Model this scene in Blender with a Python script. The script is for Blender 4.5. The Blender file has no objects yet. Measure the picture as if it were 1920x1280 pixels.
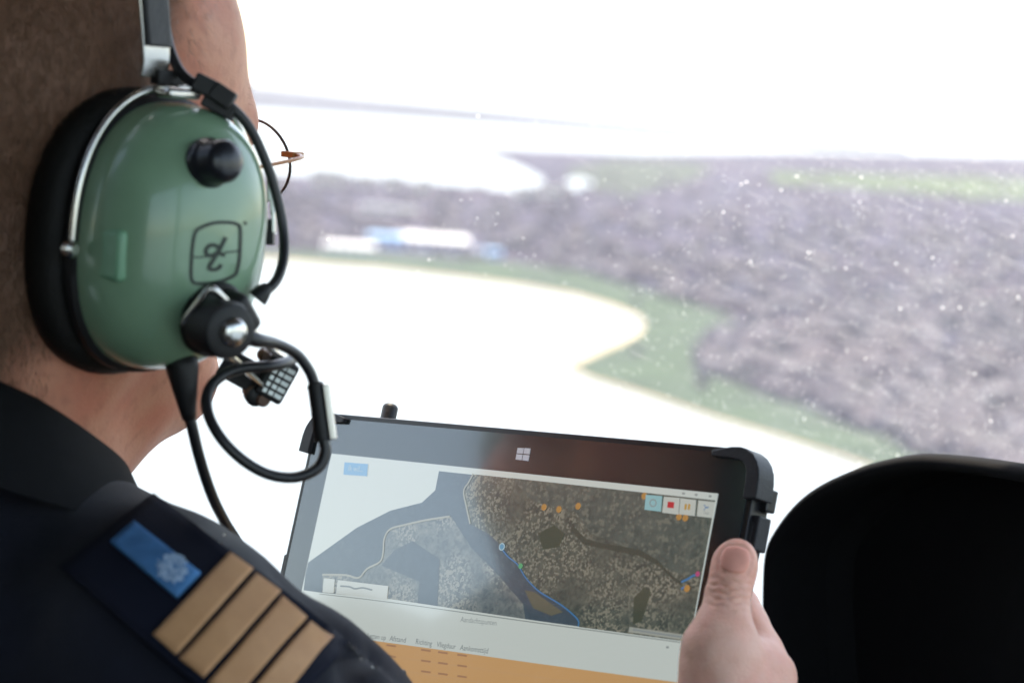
import bpy, bmesh, math, random
import numpy as np
from mathutils import Vector, Matrix, noise
from mathutils.bvhtree import BVHTree
from mathutils.geometry import tessellate_polygon

random.seed(7); rng = np.random.default_rng(7)
scn = bpy.context.scene
COL = scn.collection

# ------------------------------------------------------------------ camera
FPX = 4305.0                       # focal length in pixels of the 1920 px wide photograph (50 mm on 22.3 mm)
PITCH, ROLL = math.radians(6.06), math.radians(4.4)
FWD = Vector((0, math.cos(PITCH), -math.sin(PITCH)))
UP0 = Vector((0, math.sin(PITCH), math.cos(PITCH)))
CR = Vector((1, 0, 0)) * math.cos(ROLL) + UP0 * math.sin(ROLL)
CU = -Vector((1, 0, 0)) * math.sin(ROLL) + UP0 * math.cos(ROLL)
cam = bpy.data.cameras.new('camera'); camo = bpy.data.objects.new('camera', cam); COL.objects.link(camo)
camo.matrix_world = Matrix(((CR.x, CU.x, -FWD.x, 0), (CR.y, CU.y, -FWD.y, 0), (CR.z, CU.z, -FWD.z, 0), (0, 0, 0, 1)))
cam.sensor_width = 22.3; cam.lens = 50.0; cam.clip_start = 0.05; cam.clip_end = 300000
cam.dof.use_dof = True; cam.dof.focus_distance = 1.09; cam.dof.aperture_fstop = 5.8; cam.dof.aperture_blades = 0
scn.camera = camo

def ray(px, py):
    return FWD + CR * ((px - 960) / FPX) - CU * ((py - 640) / FPX)
def P(px, py, d):
    return ray(px, py) * d

# ------------------------------------------------------------------ sky, sun, exposure
SUN_EL, SUN_AZ = math.radians(70), math.radians(-8)     # azimuth from +Y, clockwise
w = bpy.data.worlds.new('World'); scn.world = w; w.use_nodes = True
nt = w.node_tree; bg = nt.nodes['Background']
sky = nt.nodes.new('ShaderNodeTexSky'); sky.sky_type = 'NISHITA'; sky.sun_disc = False
sky.sun_elevation = SUN_EL; sky.sun_rotation = SUN_AZ; sky.altitude = 150; sky.dust_density = 2.0; sky.air_density = 1.0; sky.ozone_density = 0.6
nt.links.new(sky.outputs[0], bg.inputs[0]); bg.inputs[1].default_value = 0.15
sl = bpy.data.lights.new('sun', 'SUN'); sl.energy = 2.4; sl.angle = math.radians(0.6); sl.color = (1, 0.93, 0.83)
so = bpy.data.objects.new('sun', sl); COL.objects.link(so)
sdir = Vector((math.sin(SUN_AZ) * math.cos(SUN_EL), math.cos(SUN_AZ) * math.cos(SUN_EL), math.sin(SUN_EL)))
so.rotation_euler = sdir.to_track_quat('Z', 'Y').to_euler(); so.location = sdir * 50
scn.view_settings.view_transform = 'Standard'; scn.view_settings.look = 'None'
scn.view_settings.exposure = 2.1; scn.view_settings.gamma = 1.0
scn.view_settings.use_white_balance = True; scn.view_settings.white_balance_temperature = 7900; scn.view_settings.white_balance_tint = 8   # camera set for open shade
scn.cycles.use_denoising = True
scn.cycles.max_bounces = 10; scn.cycles.transparent_max_bounces = 16; scn.cycles.volume_bounces = 0
scn.cycles.sample_clamp_indirect = 8.0

# ------------------------------------------------------------------ helpers
class MB:
    def __init__(s): s.v = []; s.f = []
    def add(s, verts, faces):
        b = len(s.v); s.v += [tuple(x) for x in verts]; s.f += [tuple(b + i for i in f) for f in faces]; return s
    def box(s, c, ax, ay, az):
        c = Vector(c); vs = []
        for k in (-1, 1):
            for j in (-1, 1):
                for i in (-1, 1): vs.append(c + ax * i + ay * j + az * k)
        return s.add(vs, [(0, 2, 3, 1), (4, 5, 7, 6), (0, 1, 5, 4), (2, 6, 7, 3), (0, 4, 6, 2), (1, 3, 7, 5)])
    def tube(s, pts, rad, seg=10, cap=True):
        pts = [Vector(p) for p in pts]; n = len(pts)
        if not hasattr(rad, '__len__'): rad = [rad] * n
        t0 = (pts[1] - pts[0]).normalized(); up = t0.orthogonal().normalized(); vs = []; fs = []
        for i, p in enumerate(pts):
            t = (pts[min(i + 1, n - 1)] - pts[max(i - 1, 0)]).normalized()
            up = (up - t * up.dot(t)).normalized(); sd = t.cross(up)
            for k in range(seg):
                a = 2 * math.pi * k / seg; vs.append(p + (up * math.cos(a) + sd * math.sin(a)) * rad[i])
        for i in range(n - 1):
            for k in range(seg):
                a, b = i * seg + k, i * seg + (k + 1) % seg; fs.append((a, b, b + seg, a + seg))
        if cap: fs.append(tuple(reversed(range(seg)))); fs.append(tuple((n - 1) * seg + k for k in range(seg)))
        return s.add(vs, fs)
    def lathe(s, c, axis, prof, seg=28):
        axis = axis.normalized(); e1 = axis.orthogonal().normalized(); e2 = axis.cross(e1); vs = []; fs = []
        for (r, h) in prof:
            for k in range(seg):
                a = 2 * math.pi * k / seg; vs.append(Vector(c) + axis * h + (e1 * math.cos(a) + e2 * math.sin(a)) * max(r, 1e-5))
        for i in range(len(prof) - 1):
            for k in range(seg):
                a, b = i * seg + k, i * seg + (k + 1) % seg; fs.append((a, b, b + seg, a + seg))
        fs.append(tuple(reversed(range(seg)))); fs.append(tuple((len(prof) - 1) * seg + k for k in range(seg)))
        return s.add(vs, fs)
    def prism(s, front, off):
        n = len(front); front = [Vector(p) for p in front]; tri = tessellate_polygon([front])
        fs = [tuple(t) for t in tri] + [tuple(n + i for i in reversed(t)) for t in tri]
        fs += [(i, (i + 1) % n, n + (i + 1) % n, n + i) for i in range(n)]
        return s.add(front + [p + off for p in front], fs)
    def build(s, name, m, parent=None, smooth=False, bevel=0, seg=2, subsurf=0, angle=40):
        me = bpy.data.meshes.new(name); me.from_pydata(s.v, [], s.f); me.update()
        bm = bmesh.new(); bm.from_mesh(me); bmesh.ops.recalc_face_normals(bm, faces=bm.faces); bm.to_mesh(me); bm.free()
        return finish(name, me, m, parent, smooth, bevel, seg, subsurf, angle)

PARENT_INV = {}
def finish(name, me, m, parent=None, smooth=False, bevel=0, seg=2, subsurf=0, angle=40):
    o = bpy.data.objects.new(name, me); COL.objects.link(o); me.materials.append(m)
    if smooth:
        me.polygons.foreach_set('use_smooth', [True] * len(me.polygons))
        if smooth != 'all': me.set_sharp_from_angle(angle=math.radians(angle))
    if bevel:
        b = o.modifiers.new('bevel', 'BEVEL'); b.width = bevel; b.segments = seg; b.limit_method = 'ANGLE'; b.angle_limit = math.radians(35)
    if subsurf:
        q = o.modifiers.new('sub', 'SUBSURF'); q.levels = q.render_levels = subsurf
    if parent: attach(o, parent)
    return o
def attach(o, parent):
    o.parent = parent; o.matrix_parent_inverse = world_of(parent).inverted()
def world_of(o):
    if o.parent: return world_of(o.parent) @ o.matrix_parent_inverse @ Matrix.LocRotScale(o.location, o.rotation_euler, o.scale)
    return Matrix.LocRotScale(o.location, o.rotation_euler, o.scale)
def thing(name, loc, label, cat, group=None):
    o = bpy.data.objects.new(name, None); COL.objects.link(o); o.location = loc; o.empty_display_size = .05
    return tag(o, label, cat, group)
def tag(o, label=None, cat=None, group=None, kind=None):
    if label: o['label'] = label
    if cat: o['category'] = cat
    if group: o['group'] = group
    if kind: o['kind'] = kind
    return o
def spline(pts, n=8):
    pts = [Vector(p) for p in pts]; out = []
    for i in range(len(pts) - 1):
        p0, p1, p2, p3 = pts[max(i - 1, 0)], pts[i], pts[i + 1], pts[min(i + 2, len(pts) - 1)]
        for k in range(n):
            t = k / n
            out.append(.5 * ((2 * p1) + (p2 - p0) * t + (2 * p0 - 5 * p1 + 4 * p2 - p3) * t * t + (3 * p1 - p0 - 3 * p2 + p3) * t ** 3))
    out.append(pts[-1]); return out

# materials
def mat(name, col, rough=.5, metal=0., spec=.5, sub=0., coat=0., var=0., vscale=40., bump=0., bscale=300., emit=None, estr=1., col2=None, sheen=0.):
    m = bpy.data.materials.new(name); m.use_nodes = True; n = m.node_tree.nodes; L = m.node_tree.links
    p = n['Principled BSDF']; p.inputs['Base Color'].default_value = (*col, 1); p.inputs['Roughness'].default_value = rough
    p.inputs['Metallic'].default_value = metal; p.inputs['Specular IOR Level'].default_value = spec
    p.inputs['Coat Weight'].default_value = coat; p.inputs['Coat Roughness'].default_value = .08
    if sheen: p.inputs['Sheen Weight'].default_value = sheen
    if sub:
        p.inputs['Subsurface Weight'].default_value = sub; p.inputs['Subsurface Radius'].default_value = (1, .35, .2); p.inputs['Subsurface Scale'].default_value = .006
    if var or bump:
        tc = n.new('ShaderNodeTexCoord')
    if var:
        t = n.new('ShaderNodeTexNoise'); t.inputs['Scale'].default_value = vscale; t.inputs['Detail'].default_value = 6
        L.new(tc.outputs['Object'], t.inputs['Vector'])
        mx = n.new('ShaderNodeMix'); mx.data_type = 'RGBA'
        c2 = col2 or tuple(c * (1 - var) for c in col)
        mx.inputs[6].default_value = (*c2, 1); mx.inputs[7].default_value = (*col, 1)
        rp = n.new('ShaderNodeMapRange'); rp.inputs[1].default_value = .35; rp.inputs[2].default_value = .65
        L.new(t.outputs['Fac'], rp.inputs[0]); L.new(rp.outputs[0], mx.inputs[0]); L.new(mx.outputs[2], p.inputs['Base Color'])
    if bump:
        t2 = n.new('ShaderNodeTexNoise'); t2.inputs['Scale'].default_value = bscale; t2.inputs['Detail'].default_value = 4
        L.new(tc.outputs['Object'], t2.inputs['Vector'])
        b = n.new('ShaderNodeBump'); b.inputs['Strength'].default_value = bump; b.inputs['Distance'].default_value = .002
        L.new(t2.outputs['Fac'], b.inputs['Height']); L.new(b.outputs[0], p.inputs['Normal'])
    if emit:
        p.inputs['Emission Color'].default_value = (*emit, 1); p.inputs['Emission Strength'].default_value = estr
    return m

# ------------------------------------------------------------------ signed-distance modelling (numpy) -> one continuous mesh
class Field:
    def __init__(s, lo, hi, h):
        s.lo = np.array(lo, float); s.h = h
        n = np.ceil((np.array(hi) - s.lo) / h).astype(int) + 1
        ax = [(s.lo[i] + h * np.arange(n[i])).astype(np.float32) for i in range(3)]
        s.X, s.Y, s.Z = np.meshgrid(*ax, indexing='ij'); s.f = np.full(s.X.shape, 9., np.float32)
    def ell(s, c, r, rot=None):
        x, y, z = s.X - c[0], s.Y - c[1], s.Z - c[2]
        if rot is not None:
            R = np.array(rot, np.float32)
            x, y, z = (R[0][0] * x + R[0][1] * y + R[0][2] * z, R[1][0] * x + R[1][1] * y + R[1][2] * z, R[2][0] * x + R[2][1] * y + R[2][2] * z)
        k0 = np.sqrt((x / r[0]) ** 2 + (y / r[1]) ** 2 + (z / r[2]) ** 2)
        k1 = np.sqrt((x / r[0] ** 2) ** 2 + (y / r[1] ** 2) ** 2 + (z / r[2] ** 2) ** 2) + 1e-6
        return k0 * (k0 - 1) / k1
    def cap(s, a, b, ra, rb):
        a = np.array(a, np.float32); ba = np.array(b, np.float32) - a
        x, y, z = s.X - a[0], s.Y - a[1], s.Z - a[2]
        t = np.clip((x * ba[0] + y * ba[1] + z * ba[2]) / max(float(ba @ ba), 1e-12), 0, 1)
        return np.sqrt((x - ba[0] * t) ** 2 + (y - ba[1] * t) ** 2 + (z - ba[2] * t) ** 2) - (ra + (rb - ra) * t)
    def uni(s, d, k=.01):
        h = np.maximum(k - np.abs(s.f - d), 0) / k; s.f = np.minimum(s.f, d) - h * h * k * .25
    def sub(s, d, k=.005):
        d = -d; h = np.maximum(k - np.abs(s.f - d), 0) / k; s.f = np.maximum(s.f, d) + h * h * k * .25
    def chain(s, pts, rad, k=.01):
        g = np.full(s.f.shape, 9., np.float32)
        for i in range(len(pts) - 1):
            g = np.minimum(g, s.cap(pts[i], pts[i + 1], rad[i], rad[i + 1]))
        s.uni(g, k)
    def mesh(s):
        f = s.f; n = f.shape; ins = f < 0
        c = np.zeros((n[0] - 1, n[1] - 1, n[2] - 1), np.int8)
        for i in (0, 1):
            for j in (0, 1):
                for k in (0, 1): c += ins[i:n[0] - 1 + i, j:n[1] - 1 + j, k:n[2] - 1 + k]
        act = np.argwhere((c > 0) & (c < 8)); idx = np.full(c.shape, -1, np.int64); idx[tuple(act.T)] = np.arange(len(act))
        offs = [(i, j, k) for i in (0, 1) for j in (0, 1) for k in (0, 1)]
        val = {o: f[act[:, 0] + o[0], act[:, 1] + o[1], act[:, 2] + o[2]] for o in offs}
        acc = np.zeros((len(act), 3)); cnt = np.zeros(len(act))
        for o in offs:
            for a in range(3):
                if o[a] == 0:
                    q = list(o); q[a] = 1; q = tuple(q); v0, v1 = val[o], val[q]; m = (v0 < 0) != (v1 < 0)
                    t = v0[m] / (v0[m] - v1[m]); pos = np.tile(np.array(o, float), (m.sum(), 1)); pos[:, a] += t
                    acc[m] += pos; cnt[m] += 1
        V = (act + acc / cnt[:, None]) * s.h + s.lo
        F = []
        for a in range(3):
            b, d = (a + 1) % 3, (a + 2) % 3
            lo = [slice(None)] * 3; hi = [slice(None)] * 3; lo[a] = slice(0, -1); hi[a] = slice(1, None)
            A, B = ins[tuple(lo)], ins[tuple(hi)]
            e = np.argwhere(A != B); e = e[(e[:, b] > 0) & (e[:, d] > 0) & (e[:, b] < n[b] - 1) & (e[:, d] < n[d] - 1)]
            if not len(e): continue
            flip = A[tuple(e.T)]; q = []
            for (db, dd) in ((1, 1), (0, 1), (0, 0), (1, 0)):
                t = e.copy(); t[:, b] -= db; t[:, d] -= dd; q.append(idx[tuple(t.T)])
            q = np.stack(q, 1); q[~flip] = q[~flip][:, ::-1]; F.append(q)
        return V, np.concatenate(F)

def np_mesh(name, V, F):
    me = bpy.data.meshes.new(name); me.vertices.add(len(V)); me.vertices.foreach_set('co', np.asarray(V, np.float32).ravel())
    me.loops.add(F.size); me.loops.foreach_set('vertex_index', F.ravel().astype(np.int32)); me.polygons.add(len(F))
    me.polygons.foreach_set('loop_start', (np.arange(len(F)) * F.shape[1]).astype(np.int32))
    me.update(calc_edges=True); me.validate()
    me.polygons.foreach_set('use_smooth', [True] * len(me.polygons)); return me
def waves(X, Y, Z, n, lo, hi, seed):
    r = np.random.default_rng(seed); out = np.zeros(X.shape, np.float32)
    for _ in range(n):
        k = r.normal(size=3); k = k / np.linalg.norm(k) * r.uniform(lo, hi); out += np.sin(k[0] * X + k[1] * Y + k[2] * Z + r.uniform(0, 6.28)).astype(np.float32) / math.sqrt(n)
    return out

# ================================================================== THE LAND OUTSIDE
H = 150.0
def G(px, py, z=0.):
    d = ray(px, py); t = -(H - z) / d.z; return d * t

def land_mat():
    m = bpy.data.materials.new('land'); m.use_nodes = True; n = m.node_tree.nodes; L = m.node_tree.links
    p = n['Principled BSDF']; p.inputs['Roughness'].default_value = .9; p.inputs['Specular IOR Level'].default_value = .1
    tc = n.new('ShaderNodeTexCoord')
    def ramp(src, stops, interp='LINEAR'):
        r = n.new('ShaderNodeValToRGB'); r.color_ramp.interpolation = interp; e = r.color_ramp.elements
        while len(e) < len(stops): e.new(.5)
        for k, (pos, c) in enumerate(stops): e[k].position = pos; e[k].color = (*c, 1)
        L.new(src, r.inputs[0]); return r.outputs[0]
    v = n.new('ShaderNodeTexVoronoi'); v.inputs['Scale'].default_value = .018; L.new(tc.outputs['Object'], v.inputs['Vector'])
    sep = n.new('ShaderNodeSeparateColor'); L.new(v.outputs['Color'], sep.inputs[0])
    c1 = ramp(sep.outputs[0], [(0, (.10, .09, .10)), (.25, (.17, .13, .13)), (.45, (.24, .22, .24)), (.6, (.07, .09, .06)), (.75, (.13, .11, .13)), (.9, (.34, .31, .30))], 'CONSTANT')
    t = n.new('ShaderNodeTexNoise'); t.inputs['Scale'].default_value = .006; t.inputs['Detail'].default_value = 7; t.inputs['Roughness'].default_value = .65; L.new(tc.outputs['Object'], t.inputs['Vector'])
    c2 = ramp(t.outputs['Fac'], [(.30, (.05, .095, .035)), (.40, (.17, .12, .17)), (.47, (.11, .14, .20)), (.53, (.22, .18, .22)), (.60, (.20, .13, .10)), (.70, (.09, .15, .06))])
    mx = n.new('ShaderNodeMix'); mx.data_type = 'RGBA'; mx.inputs[0].default_value = .68; L.new(c1, mx.inputs[6]); L.new(c2, mx.inputs[7])
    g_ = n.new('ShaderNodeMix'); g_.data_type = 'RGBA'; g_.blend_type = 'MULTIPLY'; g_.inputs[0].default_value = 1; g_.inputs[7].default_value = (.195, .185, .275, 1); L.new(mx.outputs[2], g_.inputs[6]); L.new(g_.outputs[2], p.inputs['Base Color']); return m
M_land = land_mat()
M_grass = mat('bank_grass', (.036, .066, .030), .9, spec=.1, var=.45, vscale=.02, col2=(.028, .048, .028))
M_field = mat('field_grass', (.055, .085, .035), .9, spec=.1, var=.3, vscale=.01)
M_sand = mat('sand', (.46, .38, .27), .9, spec=.1, var=.2, vscale=.02)
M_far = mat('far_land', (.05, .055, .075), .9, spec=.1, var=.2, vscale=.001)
M_water = mat('water', (.10, .13, .15), .32, spec=1.0, bump=0)
M_water.node_tree.nodes['Principled BSDF'].inputs['IOR'].default_value = 1.6

def sheet(name, pts, z, m, pts2=None):
    vs = [G(x, y, z) for x, y in pts]
    mb = MB().add(vs, [tuple(t) for t in tessellate_polygon([[Vector((v.x, v.y, 0)) for v in vs]])])
    o = mb.build(name, m)
    me = o.data
    bm = bmesh.new(); bm.from_mesh(me)
    for f in bm.faces:
        if f.normal.z < 0: f.normal_flip()
    bm.to_mesh(me); bm.free()
    return tag(o, kind='structure')
E = 70000.
tag(MB().add([(-E, -E, -H), (E, -E, -H), (E, E, -H), (-E, E, -H)], [(0, 1, 2, 3)]).build('water', M_water), kind='structure')
near = [(-500, 430), (-200, 440), (200, 460), (440, 478), (540, 487), (620, 495), (700, 500), (800, 511), (900, 523), (1000, 537), (1080, 551), (1150, 571), (1197, 590), (1214, 605), (1200, 625), (1160, 646), (1112, 667), (1068, 688), (1112, 707), (1180, 727), (1250, 749), (1350, 783), (1450, 812), (1560, 846), (1660, 882), (1800, 940), (1950, 1010), (2200, 1130), (2600, 1330)]
far = [(2600, 352), (2200, 312), (1920, 293), (1700, 289), (1500, 285), (1300, 287), (1200, 288), (1100, 284), (1000, 281), (960, 279), (900, 280), (843, 286), (905, 291), (950, 301), (985, 317), (1020, 335), (1010, 352), (960, 357), (900, 352), (820, 344), (740, 336), (640, 332), (540, 327), (300, 316), (-100, 300), (-500, 285)]
beach = [(x - (4 if x > 1000 else 0), y + 7) for x, y in near]
sheet('land', near + far, .8, M_land)
sheet('beach', beach + list(reversed([(x, y - 14) for x, y in near])), .4, M_sand)
bank_in = [(-500, 405), (-200, 418), (200, 440), (440, 460), (540, 470), (640, 472), (740, 476), (860, 484), (980, 494), (1080, 508), (1180, 535), (1280, 565), (1370, 590), (1385, 612), (1330, 632), (1300, 660), (1330, 700), (1420, 735), (1520, 765), (1640, 812), (1760, 862), (1900, 930), (2200, 1050), (2600, 1230)]
sheet('grass_bank', near + list(reversed(bank_in)), 1.2, M_grass)
sheet('field', [(1440, 322), (1600, 326), (1800, 330), (2100, 345), (2100, 385), (1820, 372), (1600, 352), (1450, 345)], 1.3, M_field)
sheet('field', [(1060, 318), (1150, 300), (1300, 305), (1340, 318), (1280, 345), (1160, 372), (1080, 352)], 1.3, mat('rough_grass', (.040, .055, .036), .9, spec=.1, var=.3, vscale=.01))
sheet('far_coast', [(-300, 155), (100, 178), (480, 205), (700, 219), (1000, 239), (1300, 262), (1500, 277), (1700, 284), (1700, 276), (1500, 262), (1300, 242), (1000, 213), (700, 183), (480, 160), (100, 130), (-300, 100)], .5, M_far)
sheet('pond', [(1062, 338), (1085, 333), (1112, 340), (1110, 352), (1085, 358), (1064, 352)], 1.5, M_water)
sheet('yard', [(1400, 645), (1425, 640), (1445, 655), (1440, 690), (1415, 690)], 1.5, M_sand)

# houses and trees of the far town: too small and blurred to tell apart, one mass each
poly = near + far
def inside(x, y, poly):
    c = False; j = len(poly) - 1
    for i in range(len(poly)):
        (xi, yi), (xj, yj) = poly[i], poly[j]
        if (yi > y) != (yj > y) and x < (xj - xi) * (y - yi) / (yj - yi) + xi: c = not c
        j = i
    return c
bankpoly = near + list(reversed(bank_in))
def house_mesh(n, name, m, lo, hi, ylim):
    mb = MB(); k = 0
    while k < n:
        x, y = random.uniform(-100, 2200), ylim[0] + (ylim[1] - ylim[0]) * random.random() ** .8
        if not inside(x, y, poly) or inside(x, y, bankpoly): continue
        g = G(x, y, 1); a = random.choice((.3, .3 + math.pi / 2, 1.1)); s = random.uniform(lo, hi)
        ex, ey = Vector((math.cos(a), math.sin(a), 0)) * s, Vector((-math.sin(a), math.cos(a), 0)) * s * random.uniform(.45, .8)
        hh = random.uniform(4, 7); b = [g - ex - ey, g + ex - ey, g + ex + ey, g - ex + ey]
        t = [p + Vector((0, 0, hh)) for p in b]; r0, r1 = g - ex + Vector((0, 0, hh * 1.6)), g + ex + Vector((0, 0, hh * 1.6))
        mb.add(b + t + [r0, r1], [(0, 1, 5, 4), (1, 2, 6, 9, 5), (2, 3, 7, 6), (3, 0, 4, 8, 7), (4, 5, 9, 8), (6, 7, 8, 9)]); k += 1
    return tag(mb.build(name, m), kind='stuff')
tag(house_mesh(1100, 'distant_houses', mat('roof_tiles', (.046, .036, .050), .8, var=.5, vscale=.02), 5, 11, (330, 960)), 'red brown roofs of the far town spread over the land', 'houses')
tag(house_mesh(450, 'distant_houses', mat('pale_render', (.085, .078, .095), .8, var=.4, vscale=.02), 5, 13, (330, 960)), 'pale grey walls and roofs of the far town', 'houses')
ico = bmesh.new(); bmesh.ops.create_icosphere(ico, subdivisions=1, radius=1); icov = [v.co.copy() for v in ico.verts]; icof = [tuple(v.index for v in f.verts) for f in ico.faces]; ico.free()
mb = MB(); k = 0
while k < 1800:
    x, y = random.uniform(-100, 2200), 300 + 660 * random.random() ** .8
    if not inside(x, y, poly) or noise.noise(Vector((x * .012, y * .03, 3))) < -.02: continue
    if inside(x, y, bankpoly) and random.random() < .97: continue
    g = G(x, y, 1); s = random.uniform(2, 4.5)
    mb.add([g + Vector((v.x * s * random.uniform(.8, 1.2), v.y * s * random.uniform(.8, 1.2), (v.z * .9 + .8) * s)) for v in icov], icof); k += 1
tag(mb.build('woodland', mat('tree_leaves', (.026, .034, .034), .9, var=.5, vscale=.1), smooth='all'), 'dull green trees scattered between the far houses', 'trees', kind='stuff')

# the few buildings that stand out
M_wwall = mat('white_cladding', (.55, .56, .58), .5, var=.1, vscale=.1); M_bwall = mat('blue_cladding', (.16, .36, .62), .5, var=.1, vscale=.1)
M_cream = mat('cream_render', (.66, .56, .44), .7, var=.1, vscale=.1); M_droof = mat('grey_roof', (.62, .63, .66), .6, var=.1, vscale=.1); M_pane = mat('dark_glazing', (.05, .06, .08), .2)
def block(name, px, py, wid, dep, hgt, m, roof, label, rows, rot=0.0, gable=False):
    g = G(px, py, 1.3); c, s = math.cos(rot), math.sin(rot); ex, ey, ez = Vector((c, s, 0)), Vector((-s, c, 0)), Vector((0, 0, 1))
    t = thing(name, g, label, 'building', 'large buildings of the far town')
    MB().box(g + ez * hgt / 2, ex * wid / 2, ey * dep / 2, ez * hgt / 2).build('wall', m, t)
    mb = MB()
    if gable:
        pf = [-ex * (wid / 2 + .5) - ey * (dep / 2 + .5), -ex * (wid / 2 + .5) + ey * (dep / 2 + .5), -ex * (wid / 2 + .5) + ez * dep * .12]
        mb.prism([g + ez * (hgt + .03) + p for p in pf], ex * (wid + 1))
    else: mb.box(g + ez * (hgt + .4), ex * (wid / 2 + .4), ey * (dep / 2 + .4), ez * .37)
    mb.build('roof', roof, t)
    nx = max(2, int(wid / 9))
    for r in range(rows):
        for i in range(nx):
            MB().box(g - ey * (dep / 2 + .02) + ex * ((i + .5) / nx - .5) * wid + ez * (hgt * (r + .55) / rows), ex * wid / nx * .33, ey * .05, ez * hgt / rows * .28).build('window', M_pane, t)
block('warehouse', 815, 466, 62, 40, 9, M_wwall, M_wwall, 'long white warehouse with a pale roof right of the blue hall', 1, .1, True)
block('blue_hall', 722, 461, 34, 24, 9, M_bwall, M_bwall, 'bright blue industrial hall beside the long white warehouse', 1, .1, True)
block('shed', 655, 472, 46, 20, 6, M_wwall, M_droof, 'low pale shed left of the blue hall by the shore', 1, .1, True)
block('blue_shed', 912, 482, 26, 14, 6, M_bwall, M_bwall, 'small dull blue shed right of the white warehouse', 1, .2, True)
for i, (x, y, wd, hg, lb) in enumerate([(612, 352, 45, 26, 'leftmost cream block of flats at the far waterfront'), (685, 352, 28, 18, 'cream block second from the left at the far waterfront'), (735, 358, 26, 22, 'narrow cream block right of the two leftmost far blocks'), (790, 362, 28, 16, 'low cream block left of the middle of the far waterfront'),
        (985, 378, 30, 22, 'cream block below the end of the pale inlet'), (1036, 372, 32, 18, 'cream block right of the inlet below the pond')]):
    block('apartment_block', x, y, wd, 14, hg, M_cream, M_droof, lb, 4, .05 * i)
block('terrace', 730, 402, 70, 14, 9, M_cream, M_droof, 'long pale terrace between the waterfront and the blue hall', 2, .05)

# the air
zt = 4.
hz = MB().box((0, 0, (-H - 1 + zt) / 2), Vector((E + 500, 0, 0)), Vector((0, E + 500, 0)), Vector((0, 0, (zt + H + 1) / 2)))
mh = bpy.data.materials.new('haze'); mh.use_nodes = True; mh.node_tree.nodes.clear()
ho = mh.node_tree.nodes.new('ShaderNodeOutputMaterial'); pv = mh.node_tree.nodes.new('ShaderNodeVolumePrincipled')
pv.inputs['Color'].default_value = (.93, .95, 1, 1); pv.inputs['Density'].default_value = 1 / 110000; pv.inputs['Anisotropy'].default_value = .1
mh.node_tree.links.new(pv.outputs[0], ho.inputs['Volume'])
tag(hz.build('haze', mh), 'pale haze filling the air over the water and land', 'haze', kind='stuff')

# ================================================================== THE HELICOPTER CABIN
TH = math.radians(45)
HF = Vector((math.sin(TH), math.cos(TH), 0)); HR = Vector((math.cos(TH), -math.sin(TH), 0)); Z = Vector((0, 0, 1))
def heli(lat, fwd, z): return HR * lat + HF * fwd + Z * z
CX, CY = -.35, .42
def shell(a, z):
    """a: angle from straight ahead, positive to the right; z: height"""
    q = (z + .25) / (.75 if z > -.25 else .80); g = 1 - (.24 if z > -.25 else .30) * abs(q) ** 2.6  # upper taper shaped so the unseen roof keeps direct sun off the person
    c, s = math.cos(a), math.sin(a); ly = 1.17 if c > 0 else 1.25; n = 2.3
    r = (abs(s / .77) ** n + abs(c / ly) ** n) ** (-1 / n)
    return heli(CX + s * r * g, CY + c * r * g, z)
ZF, ZR = -1.05, .50
def patch(a0, a1, z0, z1, na, nz):
    vs = []; fs = []
    for j in range(nz + 1):
        for i in range(na + 1): vs.append(shell(a0 + (a1 - a0) * i / na, z0 + (z1 - z0) * j / nz))
    for j in range(nz):
        for i in range(na): k = j * (na + 1) + i; fs.append((k, k + 1, k + na + 2, k + na + 1))
    return vs, fs
heli_o = thing('helicopter', heli(CX, CY, ZF), 'helicopter cabin with dusty curved windscreen seen from the rear seat', 'helicopter')
M_lin = mat('cabin_lining', (.11, .098, .085), .8, var=.2, vscale=8, bump=.2, bscale=200)
def glass_mat(name, film0, film1):
    m = bpy.data.materials.new(name); m.use_nodes = True; n = m.node_tree.nodes; L = m.node_tree.links; n.clear()
    out = n.new('ShaderNodeOutputMaterial'); tr = n.new('ShaderNodeBsdfTransparent'); tr.inputs[0].default_value = (.94, .96, .96, 1)
    gl = n.new('ShaderNodeBsdfGlossy'); gl.inputs['Roughness'].default_value = .02; fr = n.new('ShaderNodeFresnel'); fr.inputs[0].default_value = 1.3
    m1 = n.new('ShaderNodeMixShader'); L.new(fr.outputs[0], m1.inputs[0]); L.new(tr.outputs[0], m1.inputs[1]); L.new(gl.outputs[0], m1.inputs[2])
    tl = n.new('ShaderNodeBsdfTranslucent'); tl.inputs[0].default_value = (.76, .77, 1.0, 1)
    tc = n.new('ShaderNodeTexCoord'); ns = n.new('ShaderNodeTexNoise'); ns.inputs['Scale'].default_value = 14; ns.inputs['Detail'].default_value = 8; L.new(tc.outputs['Object'], ns.inputs['Vector'])
    mr = n.new('ShaderNodeMapRange'); mr.inputs[1].default_value = .3; mr.inputs[2].default_value = .7; mr.inputs[3].default_value = film0; mr.inputs[4].default_value = film1
    L.new(ns.outputs['Fac'], mr.inputs[0])
    m2 = n.new('ShaderNodeMixShader'); L.new(mr.outputs[0], m2.inputs[0]); L.new(m1.outputs[0], m2.inputs[1]); L.new(tl.outputs[0], m2.inputs[2]); L.new(m2.outputs[0], out.inputs[0])
    return m
M_glass = glass_mat('windscreen_glass', .068, .098); M_glass2 = glass_mat('door_glass', .02, .04)
R_ = math.radians
LB = {-1: 122, 1: 148}  # rear ends of the unseen side windows, sized for light on hand and head
LA = {-1: (104, 110), 1: (84, 90)}
wv, wf = patch(R_(-104), R_(84), -.72, .42, 94, 30)
ws = MB().add(wv, wf).build('windscreen', M_glass, heli_o, smooth='all')
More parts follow.
